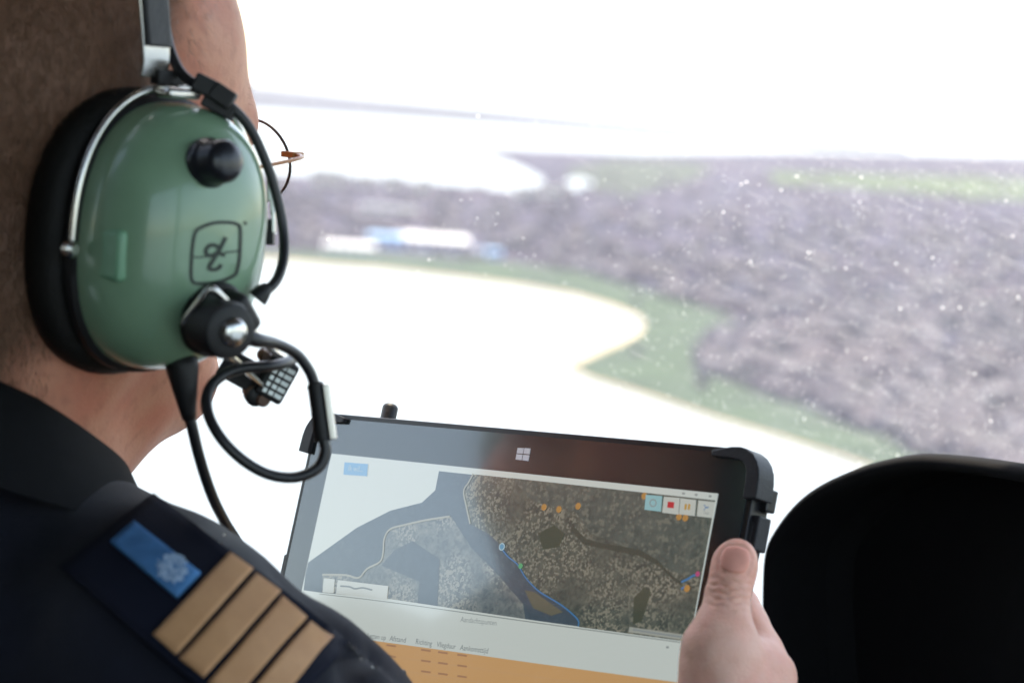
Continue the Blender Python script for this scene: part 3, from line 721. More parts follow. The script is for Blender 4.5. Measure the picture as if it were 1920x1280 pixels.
# collar: a standing band round the neck
def collar_ring(k, out):
    """k 0 top edge .. 1 bottom edge"""
    vs = []
    for i in range(72):
        a = 2 * math.pi * i / 72; c, s = math.cos(a), math.sin(a)          # a = 0 forward
        top = -.034 - .075 * (.5 + .5 * c) - .010 * max(0, c); bot = top - .036
        z = top + (bot - top) * k; rad = .0775 + out + k * .012
        vs.append(Q(s * rad * 1.02, -.040 + c * rad * 1.08 - (z + .1) * .1, z))
    return vs
rings = [collar_ring(1, 0), collar_ring(.5, -.001), collar_ring(.05, 0), collar_ring(0, .002), collar_ring(.05, .0045), collar_ring(.5, .006), collar_ring(1.15, .010)]
vs = [p for r in rings for p in r]
fs = [(j * 72 + i, j * 72 + (i + 1) % 72, (j + 1) * 72 + (i + 1) % 72, (j + 1) * 72 + i) for j in range(len(rings) - 1) for i in range(72)]
MB().add(vs, fs).build('collar', M_collar, person, smooth='all')

# trousers and shoes (below the frame), seated
Ft = Field((-.24, -.26, -1.12), (.24, .62, -.52), .009)
M_trs = mat('trouser_cloth', (.015, .017, .028), .8, spec=.2, bump=.2, bscale=900)
FLZ = ZF - HO.z
Ft.uni(Ft.ell((0, -.06, -.66), (.17, .14, .12)), .05)
for s in (-1, 1):
    Ft.chain([(s * .09, -.04, -.68), (s * .12, .36, -.66), (s * .12, .42, FLZ + .10)], [.088, .065, .050], .05)
tV, tF = Ft.mesh(); finish('trousers', np_mesh('trousers', toworld(tV), tF), M_trs, person)
for s in (-1, 1):
    mb = MB(); pr = [(-.05, .0), (.0, .0), (.10, .0), (.19, .0), (.20, .03), (.16, .055), (.09, .075), (.04, .10), (-.05, .10)]
    mb.prism([Q(s * .12 - .045, .42 + a, FLZ + .002 + b) for a, b in pr], r_ * .09); mb.build('shoe', M_black, person, bevel=.015, seg=3, smooth=True)
seat = thing('pilot_seat', Q(0, -.05, FLZ), 'dark grey cabin seat carrying the person in the navy jacket', 'seat')
M_seat = mat('seat_fabric', (.04, .042, .045), .9, bump=.3, bscale=500)
zb = -.66 - .12 + .01
MB().box(Q(0, .08, zb - .05), r_ * .23, f_ * .25, Z * .05).build('seat_cushion', M_seat, seat, bevel=.03, seg=4, smooth=True)
MB().box(Q(0, -.245, -.56), r_ * .20, f_ * .04, Z * .22).build('backrest', M_seat, seat, bevel=.03, seg=4, smooth=True)
for s in (-1, 1): MB().box(Q(s * .18, .05, (zb - .10 + FLZ) / 2), r_ * .02, f_ * .22, Z * ((zb - .10 - FLZ) / 2)).build('leg', M_black, seat, bevel=.004)

# ================================================================== THE HEADSET
M_green = mat('green_shell', (.215, .365, .235), .34, spec=.5, coat=.6, var=.15, vscale=25)
M_green2 = mat('green_lug', (.17, .37, .23), .4, spec=.5)
M_leather = mat('seal_leather', (.008, .0075, .007), .6, spec=.25, bump=.3, bscale=500)
M_steel = mat('bright_steel', (.72, .70, .66), .22, metal=1.0, var=.12, vscale=90)
M_cable = mat('cable_rubber', (.014, .014, .016), .38, spec=.5)
hs = thing('headset', CC, 'green and black aviation headset with boom microphone on the person\'s head', 'headset')
cf = f_; cz = Z; co = r_                              # forward, up, outward
def CP(f, u, o): return CC + cf * f + cz * u + co * o
def oval(a, hf, hu, n=2.35):
    c, s = math.cos(a), math.sin(a); r = (abs(c / hf) ** n + abs(s / hu) ** n) ** (-1 / n); f, u = c * r, s * r
    return f + .0022 * (u / hu), u
def cupmesh(prof, hf, hu, seg=56, off=(0, 0), close=True):
    vs = []
    for sc_, o in prof:
        for i in range(seg):
            f, u = oval(2 * math.pi * i / seg, hf, hu); vs.append(CP(off[0] + f * sc_, off[1] + u * sc_, o))
    fs = [(j * seg + i, j * seg + (i + 1) % seg, (j + 1) * seg + (i + 1) % seg, (j + 1) * seg + i) for j in range(len(prof) - 1) for i in range(seg)]
    if close: fs += [tuple(range(seg)), tuple((len(prof) - 1) * seg + i for i in reversed(range(seg)))]
    return vs, fs
dome_prof = [(1.0, -.002), (1.0, .003)] + [((1 - (t / 16) ** 2.6) ** (1 / 2.3), .003 + .039 * t / 16) for t in range(1, 16)] + [(.02, .042)]
dv, df = cupmesh(dome_prof, .0400, .0530)
dome = MB().add(dv, df).build('ear_cup', M_green, hs, smooth='all')
MB().add(*cupmesh([(1.0, .0022), (1.035, .0005), (1.035, -.0035), (1.0, -.005), (.5, -.005)], .0402, .0532)).build('cup_rim', M_black, hs, smooth=True)
MB().add(*cupmesh([(.55, -.006), (.92, -.006), (1.03, -.008), (1.08, -.014), (1.06, -.021), (.98, -.026), (.70, -.028), (.55, -.024)], .0415, .0535, off=(-.003, 0), close=False)).build('ear_seal', M_leather, hs, smooth='all')
# the cup on the far side of the head
def mir(v): d = Vector(v) - HO; return Vector(v) - r_ * (2 * d.dot(r_))
MB().add([mir(v) for v in dv], df).build('ear_cup', M_green, hs, smooth=True)
v2, f2 = cupmesh([(.55, -.006), (1.03, -.008), (1.08, -.014), (.98, -.026), (.55, -.026)], .0415, .0535, close=False); MB().add([mir(v) for v in v2], f2).build('ear_seal', M_leather, hs, smooth='all')
db = BVHTree.FromPolygons(dv, df)
def ondome(px, py, off=0.):
    h = db.ray_cast(Vector((0, 0, 0)), ray(px, py).normalized())
    if h[0] is None: return None, None
    n_ = h[1] if h[1].dot(h[0]) < 0 else -h[1]; return h[0] + n_ * off, n_
# volume knob
c, n_ = ondome(392, 306); kd = (n_ + co * 1.5).normalized()
MB().lathe(c - kd * .002, kd, [(.0100, 0), (.0100, .003), (.0092, .0045), (.0085, .006), (.0085, .0115), (.0072, .0140), (.004, .0152), (.0003, .0155)], 32).build('volume_knob', mat('knob_plastic', (.012, .013, .018), .28), hs, smooth=True, angle=50)
# printed mark: rounded frame and script letters
M_print = mat('black_print', (.025, .04, .03), .6)
def ribbon(mb, pts, wd, m=None):
    pts = spline([Vector((*p, 0)) for p in pts], 6); vs = []
    for i, p in enumerate(pts):
        t = (pts[min(i + 1, len(pts) - 1)] - pts[max(i - 1, 0)]).normalized(); q = Vector((-t.y, t.x, 0)) * wd / 2
        for e in (q, -q):
            s, _ = ondome(p.x + e.x, p.y + e.y, .00025)
            if s is None: return
            vs.append(s)
    mb.add(vs, [(2 * i, 2 * i + 1, 2 * i + 3, 2 * i + 2) for i in range(len(pts) - 1)])
LG = lambda X, Y: (330 + X / 7.11, 380 + Y / 7.11)
mb = MB()
ribbon(mb, [LG(*p) for p in [(300, 345), (400, 300), (520, 268), (650, 262), (760, 272), (830, 300), (850, 340), (856, 450), (850, 600), (840, 750), (815, 880), (785, 955), (700, 1005), (560, 1055), (400, 1075), (270, 1075), (215, 1045), (196, 960), (200, 820), (210, 650), (228, 500), (250, 410), (275, 365), (300, 345)]], 6.6)
ribbon(mb, [LG(230, 725), LG(330, 727), LG(420, 710)], 3.0); ribbon(mb, [LG(640, 660), LG(730, 655), LG(835, 640)], 3.0)
mb.build('printed_frame', M_print, dome)
mb = MB()
ribbon(mb, [LG(*p) for p in [(660, 460), (620, 540), (570, 640), (520, 720), (470, 800), (440, 850), (450, 885), (510, 890), (570, 865), (595, 820)]], 7.6)
ribbon(mb, [LG(*p) for p in [(540, 580), (490, 565), (430, 580), (395, 640), (410, 690), (460, 705), (530, 680), (570, 620), (560, 590), (540, 578)]], 7.6)
ribbon(mb, [LG(*p) for p in [(560, 660), (610, 690), (650, 690)]], 7.6); ribbon(mb, [LG(900, 262), LG(925, 270), LG(915, 295)], 4)
mb.build('printed_letters', M_print, dome)
# lugs and stirrup wire
lug = [(-.0405, .004), (-.0315, .004), (-.0315, -.016), (-.0405, -.016)]
MB().box(CP(-.0362, -.006, .0175), cf * .0029, cz * .0100, co * .0080).build('lug', M_green2, dome, bevel=.0022, seg=3, smooth=True)
MB().box(CP(.0415, -.006, .0065), cf * .0030, cz * .0095, co * .006).build('lug', M_green2, dome, bevel=.002, seg=3, smooth=True)
st = []
for i in range(41):
    a = math.radians(188 - 196 * i / 40); f, u = oval(a, .0465, .0575); st.append(CP(f, u + .0015, .0065))
wire = MB().tube(st, .00135, 10).build('stirrup_wire', M_steel, hs, smooth='all')
for p in (st[0], st[-1]): MB().lathe(p - co * .002, co, [(.0035, 0), (.0035, .003), (.002, .0045)], 16).build('pivot_screw', M_steel, wire, smooth=True)
# slider clip at the top and the head band
tp = P(334, 175, .899)
MB().box(tp, cf * .0085, cz * .0022, co * .0050).build('slider_clip', M_steel, hs, bevel=.0018, seg=3, smooth=True)
band = []
for i in range(33):
    t = i / 32; a = math.pi * t
    ex = math.cos(a); band.append((.099 * (abs(ex) ** .8) * (1 if ex > 0 else -1), .068 + .098 * (math.sin(a) ** .8), t))
band = [(.0965, .056, 0), (.0985, .062, 0)] + band
def bandpt(k, e, thick):
    lat, up, t = band[k]; tilt = -.16 * (up - .06) - .008
    nx, nz = lat / .099, max(0, (up - .068) / .098); l = math.hypot(nx, nz) or 1
    return HO + r_ * (lat + nx / l * thick) + f_ * (tilt + e) + Z * (up + nz / l * thick)
def bandmesh(k0, k1, hw, t0, t1):
    vs = []; fs = []
    for k in range(k0, k1 + 1): vs += [bandpt(k, -hw, t0), bandpt(k, hw, t0), bandpt(k, hw, t1), bandpt(k, -hw, t1)]
    for i in range(k1 - k0):
        for j in range(4): a = i * 4 + j; b = i * 4 + (j + 1) % 4; fs.append((a, b, b + 4, a + 4))
    fs += [(3, 2, 1, 0), tuple((k1 - k0) * 4 + j for j in range(4))]; return vs, fs
MB().add(*bandmesh(0, 34, .0068, 0, .0014)).build('headband', M_steel, hs, bevel=.0005, smooth=True)
M_sleeve = mat('band_sleeve', (.055, .055, .06), .55, bump=.2, bscale=400)
MB().add(*bandmesh(2, 32, .0060, .0014, .0042)).build('band_sleeve', M_sleeve, hs, bevel=.001, smooth=True)
MB().add(*bandmesh(8, 28, .016, -.010, -.0005)).build('head_pad', M_leather, hs, bevel=.003, smooth=True)
for k in (7,): MB().lathe(bandpt(k, 0, .0042), co, [(.0045, -.001), (.0045, .0015), (.003, .003)], 18).build('band_screw', M_steel, hs, smooth=True)
MB().box(CP(.0, .0625, .0030), cf * .0075, cz * .0030, co * .0028).build('band_foot', M_black, hs, bevel=.0006)
# cable over the top, down the front of the cup
cb = spline([P(300, -170, .955), P(304, -80, .94), P(307, 0, .925), P(312, 60, .916), P(325, 110, .908), P(347, 145, .904), P(390, 172, .903), P(432, 200, .906), P(468, 240, .910), P(497, 300, .914), P(518, 365, .917), P(531, 430, .918), P(532, 480, .915), P(521, 520, .910), P(502, 543, .905), P(486, 552, .902)], 6)
MB().tube(cb, .0021, 10).build('crossover_cable', M_cable, hs, smooth='all')
for a, b in (((366, 152), (402, 170)), ((400, 168), (436, 192))):
    p, q = P(*a, .902), P(*b, .903); d = (q - p); MB().box((p + q) / 2, d * .52, d.cross(FWD).normalized() * .0036, FWD * .0034).build('cable_clamp', M_black, hs, bevel=.0008)
p, q = P(385, 186, .905), P(438, 214, .907); d = q - p; MB().box((p + q) / 2, d * .55, d.cross(FWD).normalized() * .0030, FWD * .003).build('cable_clamp', M_black, hs, bevel=.0008)
MB().tube([P(482, 560, .902), P(492, 548, .902), P(500, 540, .904)], [.0042, .0036, .0026], 12).build('cable_gland', M_black, hs, smooth=True)
# adjustment strap fittings on the cup's front edge
for (x, y, wd, hh, m) in [(507, 350, 5, 28, M_steel), (513, 385, 5, 18, M_steel), (506, 435, 8, 24, M_black), (514, 415, 4, 24, M_steel)]:
    MB().box(P(x, y, .932), CR * wd / 4650, CU * hh / 4650, FWD * .004).build('front_fitting', m, hs, bevel=.0006)
# microphone mount
c, n_ = ondome(396, 596); md = (co + n_ * .6).normalized()
e1 = (CR * .75 - CU * .66); e1 = (e1 - md * e1.dot(md)).normalized(); e2 = md.cross(e1)
mount = MB().box(c + md * .0075, e1 * .0088, e2 * .0112, md * .0085).build('boom_mount', M_black, hs, bevel=.003, seg=3, smooth=True)
MB().lathe(c - md * .001, md, [(.0150, 0), (.0150, .004), (.0138, .0055)], 32).build('mount_base', M_black, mount, smooth=True)
kc = P(424, 618, .868); ka = (CR * .62 - CU * .18 - FWD * .76).normalized()
MB().lathe(kc - ka * .009, ka, [(.0108, -.004), (.0112, .010), (.0104, .0125), (.0085, .0135)], 32).build('clamp_knob', M_black, mount, smooth=True)
MB().lathe(kc - ka * .009, ka, [(.0056, .0125), (.0056, .0150), (.0045, .0165), (.002, .0172), (.0002, .0173)], 24).build('clamp_screw', M_steel, mount, smooth=True)
boom = MB().tube(spline([P(343, 606, .872), P(352, 592, .870), P(375, 563, .866), P(388, 546, .865), P(397, 541, .865), P(406, 547, .866), P(430, 572, .874), P(470, 616, .896), P(500, 646, .918), P(528, 672, .940)], 5), .0014, 8).build('boom_wire', M_steel, hs, smooth='all')
MB().tube(spline([P(345, 606, .874), P(372, 622, .874), P(405, 648, .886), P(430, 667, .902), P(458, 692, .922), P(492, 722, .940)], 5), .0014, 8).build('boom_wire', M_steel, hs, smooth='all')
# microphone with its bracket plate
mc = P(516, 708, .948); mx_ = (CR * .52 - CU * -.855).normalized(); mx_ = (CR * .48 + CU * .87).normalized(); my_ = (CR * .87 - CU * .48 + FWD * .25).normalized(); mz_ = mx_.cross(my_).normalized(); my_ = mz_.cross(mx_).normalized()
mic = MB().box(mc, mx_ * .0090, my_ * .0062, mz_ * .0075).build('microphone', M_black, hs, bevel=.0015)
M_slot = mat('grille_metal', (.62, .66, .66), .35, metal=.7)
side = -1 if mz_.dot(FWD) > 0 else 1
for i in range(5):
    for j, (wd, oy) in enumerate(((.0016, .0034), (.0010, .0002), (.0008, -.0026))):
        MB().box(mc + mx_ * (-.0058 + .0029 * i) + my_ * oy + mz_ * side * .0076, mx_ * .0009, my_ * wd, mz_ * .0004).build('grille_slot', M_slot, mic)
p0, p1 = P(418, 676, .935), P(490, 716, .945); d = p1 - p0; nrm = d.cross(FWD).normalized()
MB().box((p0 + p1) / 2, d * .5, nrm * .0062, FWD * .0018).build('mic_bracket', M_black, hs, bevel=.0006)
for (x, y, rr) in ((478, 742, .0042), (492, 748, .0030), (497, 668, .0028), (470, 735, .0030)):
    MB().lathe(P(x, y, .944), (CR * .3 - CU * .2 - FWD).normalized(), [(rr, -.004), (rr, .002), (rr * .7, .003)], 12).build('mic_screw', M_black if rr > .003 else mat('brown_screw', (.12, .06, .04), .4), mic, smooth=True)
# microphone lead: a loop with an inline box
lp = [P(462, 630, .880), P(485, 638, .884), P(520, 645, .895), P(556, 664, .905), P(580, 695, .91), P(590, 722, .912)]
MB().tube(spline(lp, 8), [.0036 - .0014 * min(1, i / 16) for i in range(41)], 10).build('microphone_lead', M_cable, hs, smooth='all')
b0, b1 = P(591, 716, .912), P(606, 826, .912); d = b1 - b0
ib = MB().tube([b0, b0 + d * .04, b0 + d * .96, b1], [.0025, .0034, .0034, .0025], 14).build('inline_box', M_black, hs, smooth=True)
sd_ = d.cross(FWD).normalized(); sd_ = sd_ if sd_.dot(CR) > 0 else -sd_
MB().box((b0 + b1) / 2 + sd_ * .0042 + d * .03, d * .47, sd_ * .0013, FWD * .0032).build('steel_clip', mat('pale_steel', (.82, .79, .74), .3, metal=.8), ib, bevel=.0005)
for t in (.05, .5, .95): MB().tube([b0 + d * (t + .02), b0 + d * (t + .055)], .0036, 14).build('band', M_black, ib)
lp2 = [P(607, 824, .912), P(610, 846, .912), P(600, 872, .911), P(574, 889, .909), P(540, 895, .906), P(498, 887, .902), P(455, 862, .899), P(418, 826, .898), P(394, 786, .900), P(387, 752, .904), P(397, 722, .908), P(424, 700, .912), P(462, 689, .915), P(505, 686, .920), P(535, 680, .930), P(552, 670, .944)]
MB().tube(spline(lp2, 6), .0023, 10).build('microphone_lead', M_cable, hs, smooth='all')
# strain relief and the main cord
bt = [P(338, 668, .905), P(342, 690, .905), P(347, 730, .907), P(352, 768, .910), P(355, 785, .911)]
MB().tube(bt, [.0070, .0066, .0050, .0034, .0028], 16).build('strain_relief', M_black, hs, smooth='all')
MB().tube(spline([P(352, 765, .910), P(360, 800, .912), P(374, 858, .920), P(396, 925, .935), P(420, 975, .955), P(445, 1015, .975), P(490, 1090, 1.0), P(540, 1200, 1.02), P(560, 1400, 1.03)], 6), .0023, 10).build('headset_cord', M_cable, hs, smooth='all')

# ================================================================== GLASSES
gl = thing('glasses', QH(0, .105, .012), 'thin wire rimmed glasses just past the headset\'s front edge', 'glasses')
M_wire = mat('glasses_wire', (.05, .035, .03), .3, metal=.6); M_amber = mat('amber_plastic', (.45, .17, .05), .3, spec=.5)
M_lens = dust_mat('lens', .03)
for s in (-1, 1):
    rim = []
    for i in range(40):
        a = 2 * math.pi * i / 40; rim.append(QH(s * (.034 + .0235 * math.cos(a)), .1165 - .006 * (.5 + .5 * math.cos(a)) , .008 + .0185 * math.sin(a) * (1 - .08 * math.cos(a))))
    rm = MB().tube(rim + [rim[0]], .0007, 8, cap=False).build('rim', M_wire, gl, smooth='all')
    MB().add([QH(s * .034, .1145, .008)] + rim, [(0, i + 1, (i + 1) % 40 + 1) for i in range(40)]).build('lens', M_lens, gl)
    h0 = QH(s * .0575, .1110, .013)
    MB().box(h0 + f_ * .001, r_ * .004, f_ * .0035, Z * .0014).build('hinge', M_amber, gl, bevel=.0005)
    MB().tube(spline([h0, QH(s * .0705, .104, .013), QH(s * .0775, .06, .012), QH(s * .0795, .0, .010), QH(s * .0775, -.02, .0)], 5), .0009, 8).build('temple', M_amber, gl, smooth='all')
MB().tube(spline([QH(-.0115, .1165, .013), QH(0, .1195, .017), QH(.0115, .1165, .013)], 5), .0008, 8).build('bridge', M_wire, gl, smooth='all')

# ================================================================== THE TABLET
tb = thing('tablet', T(SW / 2, .16, -.008), 'rugged black tablet showing an aerial map held up by the hand', 'tablet')
M_case = mat('case_rubber', (.020, .021, .026), .5, spec=.4, bump=.15, bscale=900)
M_frame = mat('tablet_frame', (.012, .012, .014), .35)
M_bez = mat('bezel_glass', (.020, .032, .036), .17, spec=1.0, coat=1.0)  # black glass; the teal of a reflection is put into its colour
SH = .136; BL, BT, BB = .0150, .0180, .0180
def rrect(u0, v0, u1, v1, r, n=6):
    pts = []
    for cx, cy, a0 in ((u1 - r, v0 + r, -90), (u1 - r, v1 - r, 0), (u0 + r, v1 - r, 90), (u0 + r, v0 + r, 180)):
        for k in range(n + 1):
            a = math.radians(a0 + 90 * k / n); pts.append((cx + r * math.cos(a), cy + r * math.sin(a)))
    return pts
MB().prism([T(u, v, -.0006) for u, v in rrect(-BL - .003, -BT - .0026, SW + BL + .003, SH + BB + .003, .012)], tn * -.0125).build('case', M_frame, tb, bevel=.0012, smooth=True)
MB().prism([T(u, v, 0) for u, v in rrect(-BL, -BT, SW + BL, SH + BB, .009)], tn * -.004).build('bezel', M_bez, tb)
# rubber corner bumpers
def bumper(px_pts, w0, dep, mirror=False, vs_=0.):
    q = [TUV(*p) for p in px_pts]
    if mirror: q = [(SW - u, v) for u, v in q]
    MB().prism([T(u, v + vs_, w0) for u, v in q], tn * -dep).build('corner_bumper', M_case, tb, bevel=.0022, seg=3, smooth=True)
cor = [(1340, 846), (1360, 842), (1378, 839), (1393, 839), (1406, 843), (1417, 852), (1425, 866), (1429, 882), (1429, 900), (1424, 936), (1398, 936), (1403, 905), (1405, 882), (1402, 872), (1395, 865), (1385, 862), (1340, 856)]
bumper(cor, .0026, .0120); bumper(cor, .0026, .0120, True)
q = [TUV(*p) for p in cor]
for mir_ in (False, True): MB().prism([T(SW - u if mir_ else u, (SH + BB - BT) - v, .003) for u, v in q], tn * -.0165).build('corner_bumper', M_case, tb, bevel=.0022, seg=3, smooth=True)
def tbox(name, u, v, w_, du, dv, dw, m, par, bev=.0008): return MB().box(T(u, v, w_), tu * du, tv * dv, tn * dw).build(name, m, par, bevel=bev)
tbox('side_latch', SW + BL + .0045, .0145, -.0075, .0022, .0075, .0045, M_case, tb); tbox('port_cover', SW + BL + .0046, -.0005, -.010, .002, .005, .0035, M_frame, tb)
tbox('side_rail', SW + BL + .0032, .060, -.006, .0008, .050, .0035, M_frame, tb)
tbox('side_latch', -BL - .0042, .062, -.0075, .0030, .009, .0045, M_case, tb)
tbox('hand_strap_plate', SW / 2, .075, -.0142, .06, .045, .0012, M_case, tb)
at_ = T(.030, 0, -.020); ap = P(732, 764, (T(.038, -.02, -.024)).dot(FWD))
MB().tube([ap - tv * -.045, ap - tv * -.02, ap, ap - tv * .0012, ap - tv * .0020], [.0040, .0040, .0040, .0034, .0022], 20).build('antenna', M_case, tb, smooth=True)
ab = ap - tv * -.035; uvab = (ab - TL).dot(tu), (ab - TL).dot(tv), (ab - TL).dot(tn)
tbox('antenna_mount', uvab[0], uvab[1] + .004, (uvab[2] - .013) / 2, .006, .010, abs(uvab[2] + .013) / 2 + .002, M_case, tb)

# ---- what the screen shows: flat, gives off light, behind one glossy surface
def cool(c): return (c[0] * .82, c[1] * .98, c[2] * 1.14)      # cooled to offset the warm white balance
def scr(name, col, k=1., tex=None):
    m = mat(name, (.02, .02, .022), .17, spec=1.0, coat=1.0); n = m.node_tree.nodes; p = n['Principled BSDF']
    p.inputs['Emission Color'].default_value = (*cool(col), 1); p.inputs['Emission Strength'].default_value = SCREEN * k; return m
SCREEN = .135
screen = MB().prism([T(u, v, .0003) for u, v in ((0, 0), (SW, 0), (SW, SH), (0, SH))], tn * -.001).build('screen', scr('ui_white', (.90, .91, .88)), tb)
LV = [0]
def ui(name, px, m, lv, isuv=False):
    q = px if isuv else [TUV(*p) for p in px]
    q = [(min(max(u, .0002), SW - .0002), min(max(v, .0002), SH - .0002)) for u, v in q]
    vs = [T(u, v, .0003 + .00007 * lv) for u, v in q]
    o = MB().add(vs, [tuple(t) for t in tessellate_polygon([[Vector((u, v, 0)) for u, v in q]])]).build(name, m, screen)
    bm = bmesh.new(); bm.from_mesh(o.data)
    for f in bm.faces:
        if f.normal.dot(tn) < 0: f.normal_flip()
    bm.to_mesh(o.data); bm.free(); return o
def map_mat(name, dark, mid, pale, amt, scale=1000., big=45.):
    m = scr(name, (1, 1, 1)); n = m.node_tree.nodes; L = m.node_tree.links; p = n['Principled BSDF']; tc = n.new('ShaderNodeTexCoord')
    def mapr(src, a, b):
        r = n.new('ShaderNodeMapRange'); r.inputs[1].default_value = a; r.inputs[2].default_value = b; L.new(src, r.inputs[0]); return r.outputs[0]
    def mix(f, a, b):
        x = n.new('ShaderNodeMix'); x.data_type = 'RGBA'; L.new(f, x.inputs[0])
        for i, c in ((6, a), (7, b)):
            if isinstance(c, tuple): x.inputs[i].default_value = (*c, 1)
            else: L.new(c, x.inputs[i])
        return x.outputs[2]
    dark, mid, pale = cool(dark), cool(mid), cool(pale)
    v = n.new('ShaderNodeTexVoronoi'); v.inputs['Scale'].default_value = scale; v.inputs['Randomness'].default_value = .9; L.new(tc.outputs['Object'], v.inputs['Vector']); se = n.new('ShaderNodeSeparateColor'); L.new(v.outputs['Color'], se.inputs[0])
    b = n.new('ShaderNodeTexNoise'); b.inputs['Scale'].default_value = big; b.inputs['Detail'].default_value = 4; L.new(tc.outputs['Object'], b.inputs['Vector'])
    g = n.new('ShaderNodeTexNoise'); g.inputs['Scale'].default_value = 260; g.inputs['Detail'].default_value = 6; g.inputs['Distortion'].default_value = 1; L.new(tc.outputs['Object'], g.inputs['Vector'])
    c0 = mix(mapr(g.outputs['Fac'], .35, .65), dark, mid)
    mu = n.new('ShaderNodeMath'); mu.operation = 'MULTIPLY'; L.new(mapr(se.outputs[0], 1 - amt, 1 - amt + .08), mu.inputs[0]); L.new(mapr(b.outputs['Fac'], .38, .55), mu.inputs[1])
    L.new(mix(mu.outputs[0], c0, pale), p.inputs['Emission Color']); return m
M_sea = map_mat('map_sea', (.075, .11, .145), (.09, .13, .17), (.12, .16, .19), .15)
M_mland = map_mat('map_land', (.075, .095, .085), (.17, .18, .15), (.36, .325, .26), .40)
M_mhill = map_mat('map_hill', (.085, .115, .105), (.155, .18, .16), (.24, .24, .20), .25, 700, 30)
M_mland2 = map_mat('map_polder', (.12, .15, .17), (.24, .26, .26), (.42, .40, .36), .45)
coast = [(824, 883), (817, 919), (792, 942), (733, 957), (670, 989), (579, 1054)]
ui('map', coast + [(574, 1075), (570, 1106), (606, 1111), (735, 1123), (999, 1162), (1294, 1203), (1342, 938)], M_sea, 1)
ui('map_land', [(891, 889), (872, 921), (878, 960), (883, 982), (918, 1001), (945, 1026), (957, 1044), (972, 1062), (986, 1081), (1000, 1098), (1016, 1111), (1054, 1134), (1075, 1152), (1084, 1160), (1087, 1175), (1294, 1203), (1342, 938)], M_mland, 2)
ui('map_land', [(960, 896), (1000, 940), (1080, 960), (1110, 1000), (1160, 1020), (1210, 1040), (1260, 1070), (1290, 1080), (1314, 1085), (1342, 938)], M_mhill, 3)
ui('map_land', [(847, 968), (800, 974), (733, 991), (722, 1010), (716, 1052), (691, 1065), (674, 1082), (606, 1077), (606, 1111), (735, 1123), (986, 1160), (982, 1132), (935, 1077), (885, 1027), (855, 980)], M_mland2, 2)
ui('map_harbour', [(741, 1031), (775, 1014), (826, 1048), (822, 1136), (784, 1130), (788, 1090), (716, 1060)], M_sea, 3)
ui('map_island', [(985, 1106), (1005, 1110), (1030, 1128), (1057, 1147), (1035, 1154), (1001, 1140)], scr('map_sandbank', (.20, .18, .13)), 3)
ui('map_river', [(1075, 985), (1100, 1010), (1130, 1018), (1200, 1030), (1235, 1050), (1260, 1078), (1278, 1090), (1283, 1100), (1262, 1086), (1238, 1062), (1200, 1042), (1130, 1028), (1095, 1020), (1072, 995)], scr('map_woods', (.085, .10, .08)), 4)
ui('map_woods', [(1010, 1000), (1040, 985), (1060, 1000), (1050, 1025), (1020, 1030)], scr('map_woods_2', (.085, .105, .075)), 4)
ui('map_woods', [(1190, 1120), (1210, 1100), (1222, 1110), (1205, 1165), (1188, 1170)], scr('map_woods_3', (.09, .105, .075)), 4)
def line(name, pts, wd, m, lv):
    q = [Vector((*TUV(*p), 0)) for p in pts]; q = spline(q, 4); vs = []
    for i, p in enumerate(q):
        t = (q[min(i + 1, len(q) - 1)] - q[max(i - 1, 0)]).normalized(); s_ = Vector((-t.y, t.x, 0)) * wd / 2
        vs += [T(p.x + s_.x, p.y + s_.y, .0003 + .00007 * lv), T(p.x - s_.x, p.y - s_.y, .0003 + .00007 * lv)]
    MB().add(vs, [(2 * i, 2 * i + 1, 2 * i + 3, 2 * i + 2) for i in range(len(q) - 1)]).build(name, m, screen)
M_pale = scr('map_shoal', (.50, .47, .40)); M_route = scr('route_blue', (.06, .26, .55)); M_or = scr('marker_orange', (.72, .34, .10)); M_txt = scr('ui_grey_text', (.40, .42, .43)); M_dk = scr('ui_dark_text', (.25, .27, .28))
line('map_shore', [(889, 888), (880, 905), (871, 921), (876, 950), (883, 982)], .0009, M_pale, 5)
line('map_shore', [(845, 968), (800, 975), (760, 984), (733, 992), (722, 1010), (720, 1035), (714, 1053), (690, 1066), (674, 1083), (650, 1078), (606, 1077)], .0010, M_pale, 5)
line('route', [(943, 1030), (955, 1044), (972, 1058), (986, 1081), (1000, 1097), (1016, 1111), (1054, 1134), (1084, 1160), (1086, 1174)], .0007, M_route, 6)
line('route', [(1279, 1091), (1290, 1086), (1302, 1079), (1314, 1075)], .0010, M_route, 6); line('route', [(1279, 1104), (1290, 1098)], .0009, M_route, 6)
def dot(name, px, py, r, m, lv=7):
    u, v = TUV(px, py); ui(name, [(u + r * math.cos(a * .524), v + r * math.sin(a * .524)) for a in range(12)], m, lv, True)
for x_, y_ in ((1022, 951), (1050, 955), (1086, 949), (1210, 930), (1275, 969), (1287, 971), (1290, 1103)): dot('marker', x_, y_, .0016, M_or)
dot('marker', 1310, 1076, .0012, scr('marker_pink', (.75, .10, .28))); dot('marker', 978, 1061, .0013, scr('marker_green', (.12, .55, .25)))
dot('marker', 943, 1025, .0019, scr('ring_white', (.6, .75, .85))); dot('marker', 943, 1025, .0013, scr('marker_blue', (.10, .42, .68)), 8)
Z6 = lambda X, Y: (960 + X / 2.667, 800 + Y / 2.667); Z5 = lambda X, Y: (480 + X / 2.371, 740 + Y / 2.371)
M_btn = scr('button_white', (.80, .79, .75)); M_btb = scr('button_blue', (.40, .72, .78))
ui('button', [Z6(675, 340), Z6(757, 347), Z6(750, 425), Z6(668, 415)], M_btb, 8); ui('button', [Z6(765, 350), Z6(845, 356), Z6(838, 440), Z6(757, 430)], M_btn, 8)
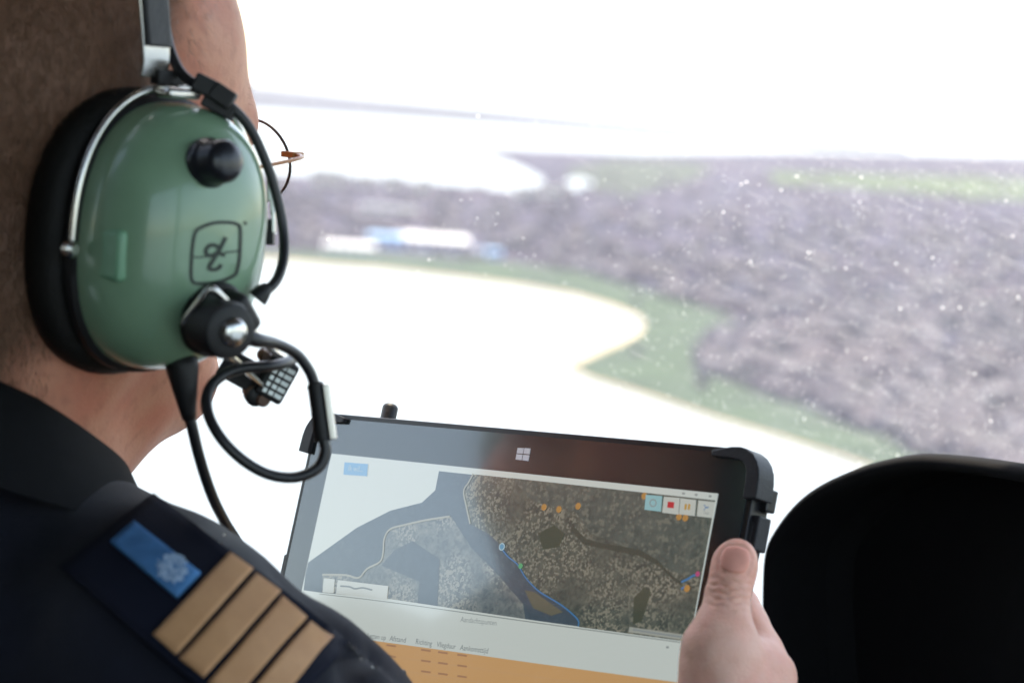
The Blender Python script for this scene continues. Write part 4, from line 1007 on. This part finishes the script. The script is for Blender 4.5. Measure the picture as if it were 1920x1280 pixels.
ui('button', [Z6(848, 357), Z6(927, 367), Z6(920, 447), Z6(841, 438)], M_btn, 8); ui('button', [Z6(938, 368), Z6(1025, 377), Z6(1018, 458), Z6(930, 448)], M_btn, 8)
ui('stop_icon', [Z6(786, 375), Z6(819, 378), Z6(815, 408), Z6(783, 405)], scr('stop_red', (.80, .04, .06)), 10)
for dx in (0, 17): ui('pause_icon', [Z6(871 + dx, 387), Z6(882 + dx, 388), Z6(879 + dx, 416), Z6(868 + dx, 415)], scr('pause_orange', (.80, .42, .08)), 10)
for a in range(3): ui('tool_icon', [Z6(975 + 14 * math.cos(a * 2.1) + 4 * math.cos(a * 2.1 + 1.57), 404 + 14 * math.sin(a * 2.1) + 4 * math.sin(a * 2.1 + 1.57)), Z6(975 + 14 * math.cos(a * 2.1) - 4 * math.cos(a * 2.1 + 1.57), 404 + 14 * math.sin(a * 2.1) - 4 * math.sin(a * 2.1 + 1.57)), Z6(975, 402), Z6(973, 408)], M_route, 10)
line('target_icon', [Z6(712 + 16 * math.cos(a * .785), 382 + 17 * math.sin(a * .785)) for a in range(9)], .0005, M_txt, 10)
ui('search_button', [Z5(397, 300), Z5(502, 308), Z5(497, 362), Z5(392, 355)], scr('button_azure', (.22, .52, .85)), 4)
ui('scale_box', [Z5(306, 815), Z5(355, 820), Z5(350, 882), Z5(300, 877)], M_btn, 6); ui('scale_box', [Z5(368, 823), Z5(593, 850), Z5(586, 912), Z5(360, 884)], M_btn, 6)
line('scale_bar', [Z5(380, 850), Z5(420, 853), Z5(445, 862), Z5(480, 858), Z5(522, 868)], .0008, M_dk, 8)
ui('credit_strip', [Z6(592, 1000), Z6(890, 1042), Z6(886, 1070), Z6(587, 1026)], scr('ui_strip', (.55, .53, .48)), 6); line('credit_line', [Z6(610, 1014), Z6(740, 1034), Z6(875, 1053)], .0008, M_txt, 8)
M_tab = scr('table_orange', (.95, .50, .22))
ui('table', [(598, 1187), (661, 1195), (830, 1218), (999, 1242), (1267, 1278), (1276, 1279), (1240, 1500), (540, 1400)], M_tab, 1)
for k in range(1, 5): line('table_rule', [(640, 1192 + 24 * k), (960, 1237 + 25 * k), (1262, 1278 + 26 * k)], .0003, scr('table_rule', (.90, .50, .26)), 3)
for k in range(3):
    for x_ in (735, 800, 832, 868):
        y_ = 1196 + 20 * k + (x_ - 700) * .135 + 8; line('table_entry', [(x_ - 9, y_), (x_ + 9, y_ + 2.5)], .0009, scr('table_entry', (.62, .30, .16)), 4)
ui('scroll_bar', [Z6(848, 1180), Z6(868, 1183), Z6(852, 1290), Z6(832, 1287)], scr('ui_scroll', (.55, .53, .47)), 4)
line('panel_rule', [(600, 1113), (735, 1129), (999, 1166), (1293, 1206)], .0004, scr('ui_rule', (.35, .37, .36)), 4)
def text(body, px, py, px2, py2, size, m, lv=5):
    cu_ = bpy.data.curves.new('text', 'FONT'); cu_.body = body; cu_.size = 1; cu_.resolution_u = 2; o = bpy.data.objects.new('t', cu_); me = bpy.data.meshes.new_from_object(o); bpy.data.objects.remove(o)
    a, b = Vector(TUV(px, py)), Vector(TUV(px2, py2)); ex = (b - a).normalized(); ey = Vector((ex.y, -ex.x)); xs = [v.co.x for v in me.vertices]; sx = (b - a).length / max(xs)
    for v in me.vertices:
        q = a + ex * v.co.x * sx + ey * v.co.y * size; v.co = T(q.x, q.y, .0003 + .00007 * lv)
    me.name = 'caption'; finish('caption', me, m, screen)
text('Ik wil...', *Z5(412, 338), *Z5(478, 344), .0042, scr('button_text', (.75, .86, .95)), 6)
text('Letten op', *Z5(497, 1080), *Z5(580, 1090), .0036, M_dk); text('Afstand', *Z5(597, 1092), *Z5(668, 1101), .0036, M_dk); text('Richting', *Z5(712, 1106), *Z5(785, 1116), .0036, M_dk); text('Vliegduur', *Z5(806, 1119), *Z5(890, 1130), .0036, M_dk); text('Aankomsttijd', *Z5(910, 1133), *Z5(1034, 1149), .0036, M_dk)
text('Aandachtspunten', *Z5(912, 1008), *Z5(1072, 1025), .0036, M_txt); text('Tools', *Z6(962, 438), *Z6(990, 441), .0022, M_txt, 10)
for cx_, cy_ in (Z6(862, 333), Z6(925, 340), Z6(995, 347), Z6(850, 1110), Z6(782, 1101)): line('window_control', [(cx_ - 2.5, cy_), (cx_ + 2.5, cy_ + .4)], .0009, M_txt, 5)
# four-pane mark on the bezel
M_logo = mat('logo_white', (.55, .55, .62), .35, emit=(.75, .75, .9), estr=.05)
A4 = [(971.5, 839.5), (995, 840.5), (991, 864), (967.5, 861)]
def q4(s, t): x, y = lerp2(A4, s, t); return TUV(x, y)
for s0, s1 in ((0, .46), (.54, 1)):
    for t0, t1 in ((0, .46), (.54, 1)):
        qq = [q4(s0, t0), q4(s1, t0), q4(s1, t1), q4(s0, t1)]; MB().prism([T(u, v, .0004) for u, v in qq], tn * -.0006).build('logo_pane', M_logo, tb)

# ================================================================== A CONTROL LEVER in front of the tablet's lower edge
lt = P(748, 1256, .955)
lev = thing('control_lever', (lt.x, lt.y - .06, ZF), 'black lever tip poking up between the sleeve and the screen', 'lever')
MB().tube([lt - Z * .045, lt - Z * .001, lt], [.0033, .0033, .0028], 18).build('tip', M_cable, lev, smooth=True)
MB().tube(spline([lt - Z * .04, lt - Z * .2 - Vector((0, .02, 0)), Vector((lt.x, lt.y - .06, ZF + .005))], 5), .0075, 12).build('rod', M_black, lev, smooth='all')
MB().lathe(Vector((lt.x, lt.y - .06, ZF + .0)), Z, [(.03, 0), (.03, .02), (.012, .04)], 20).build('boot', M_black, lev, smooth=True)
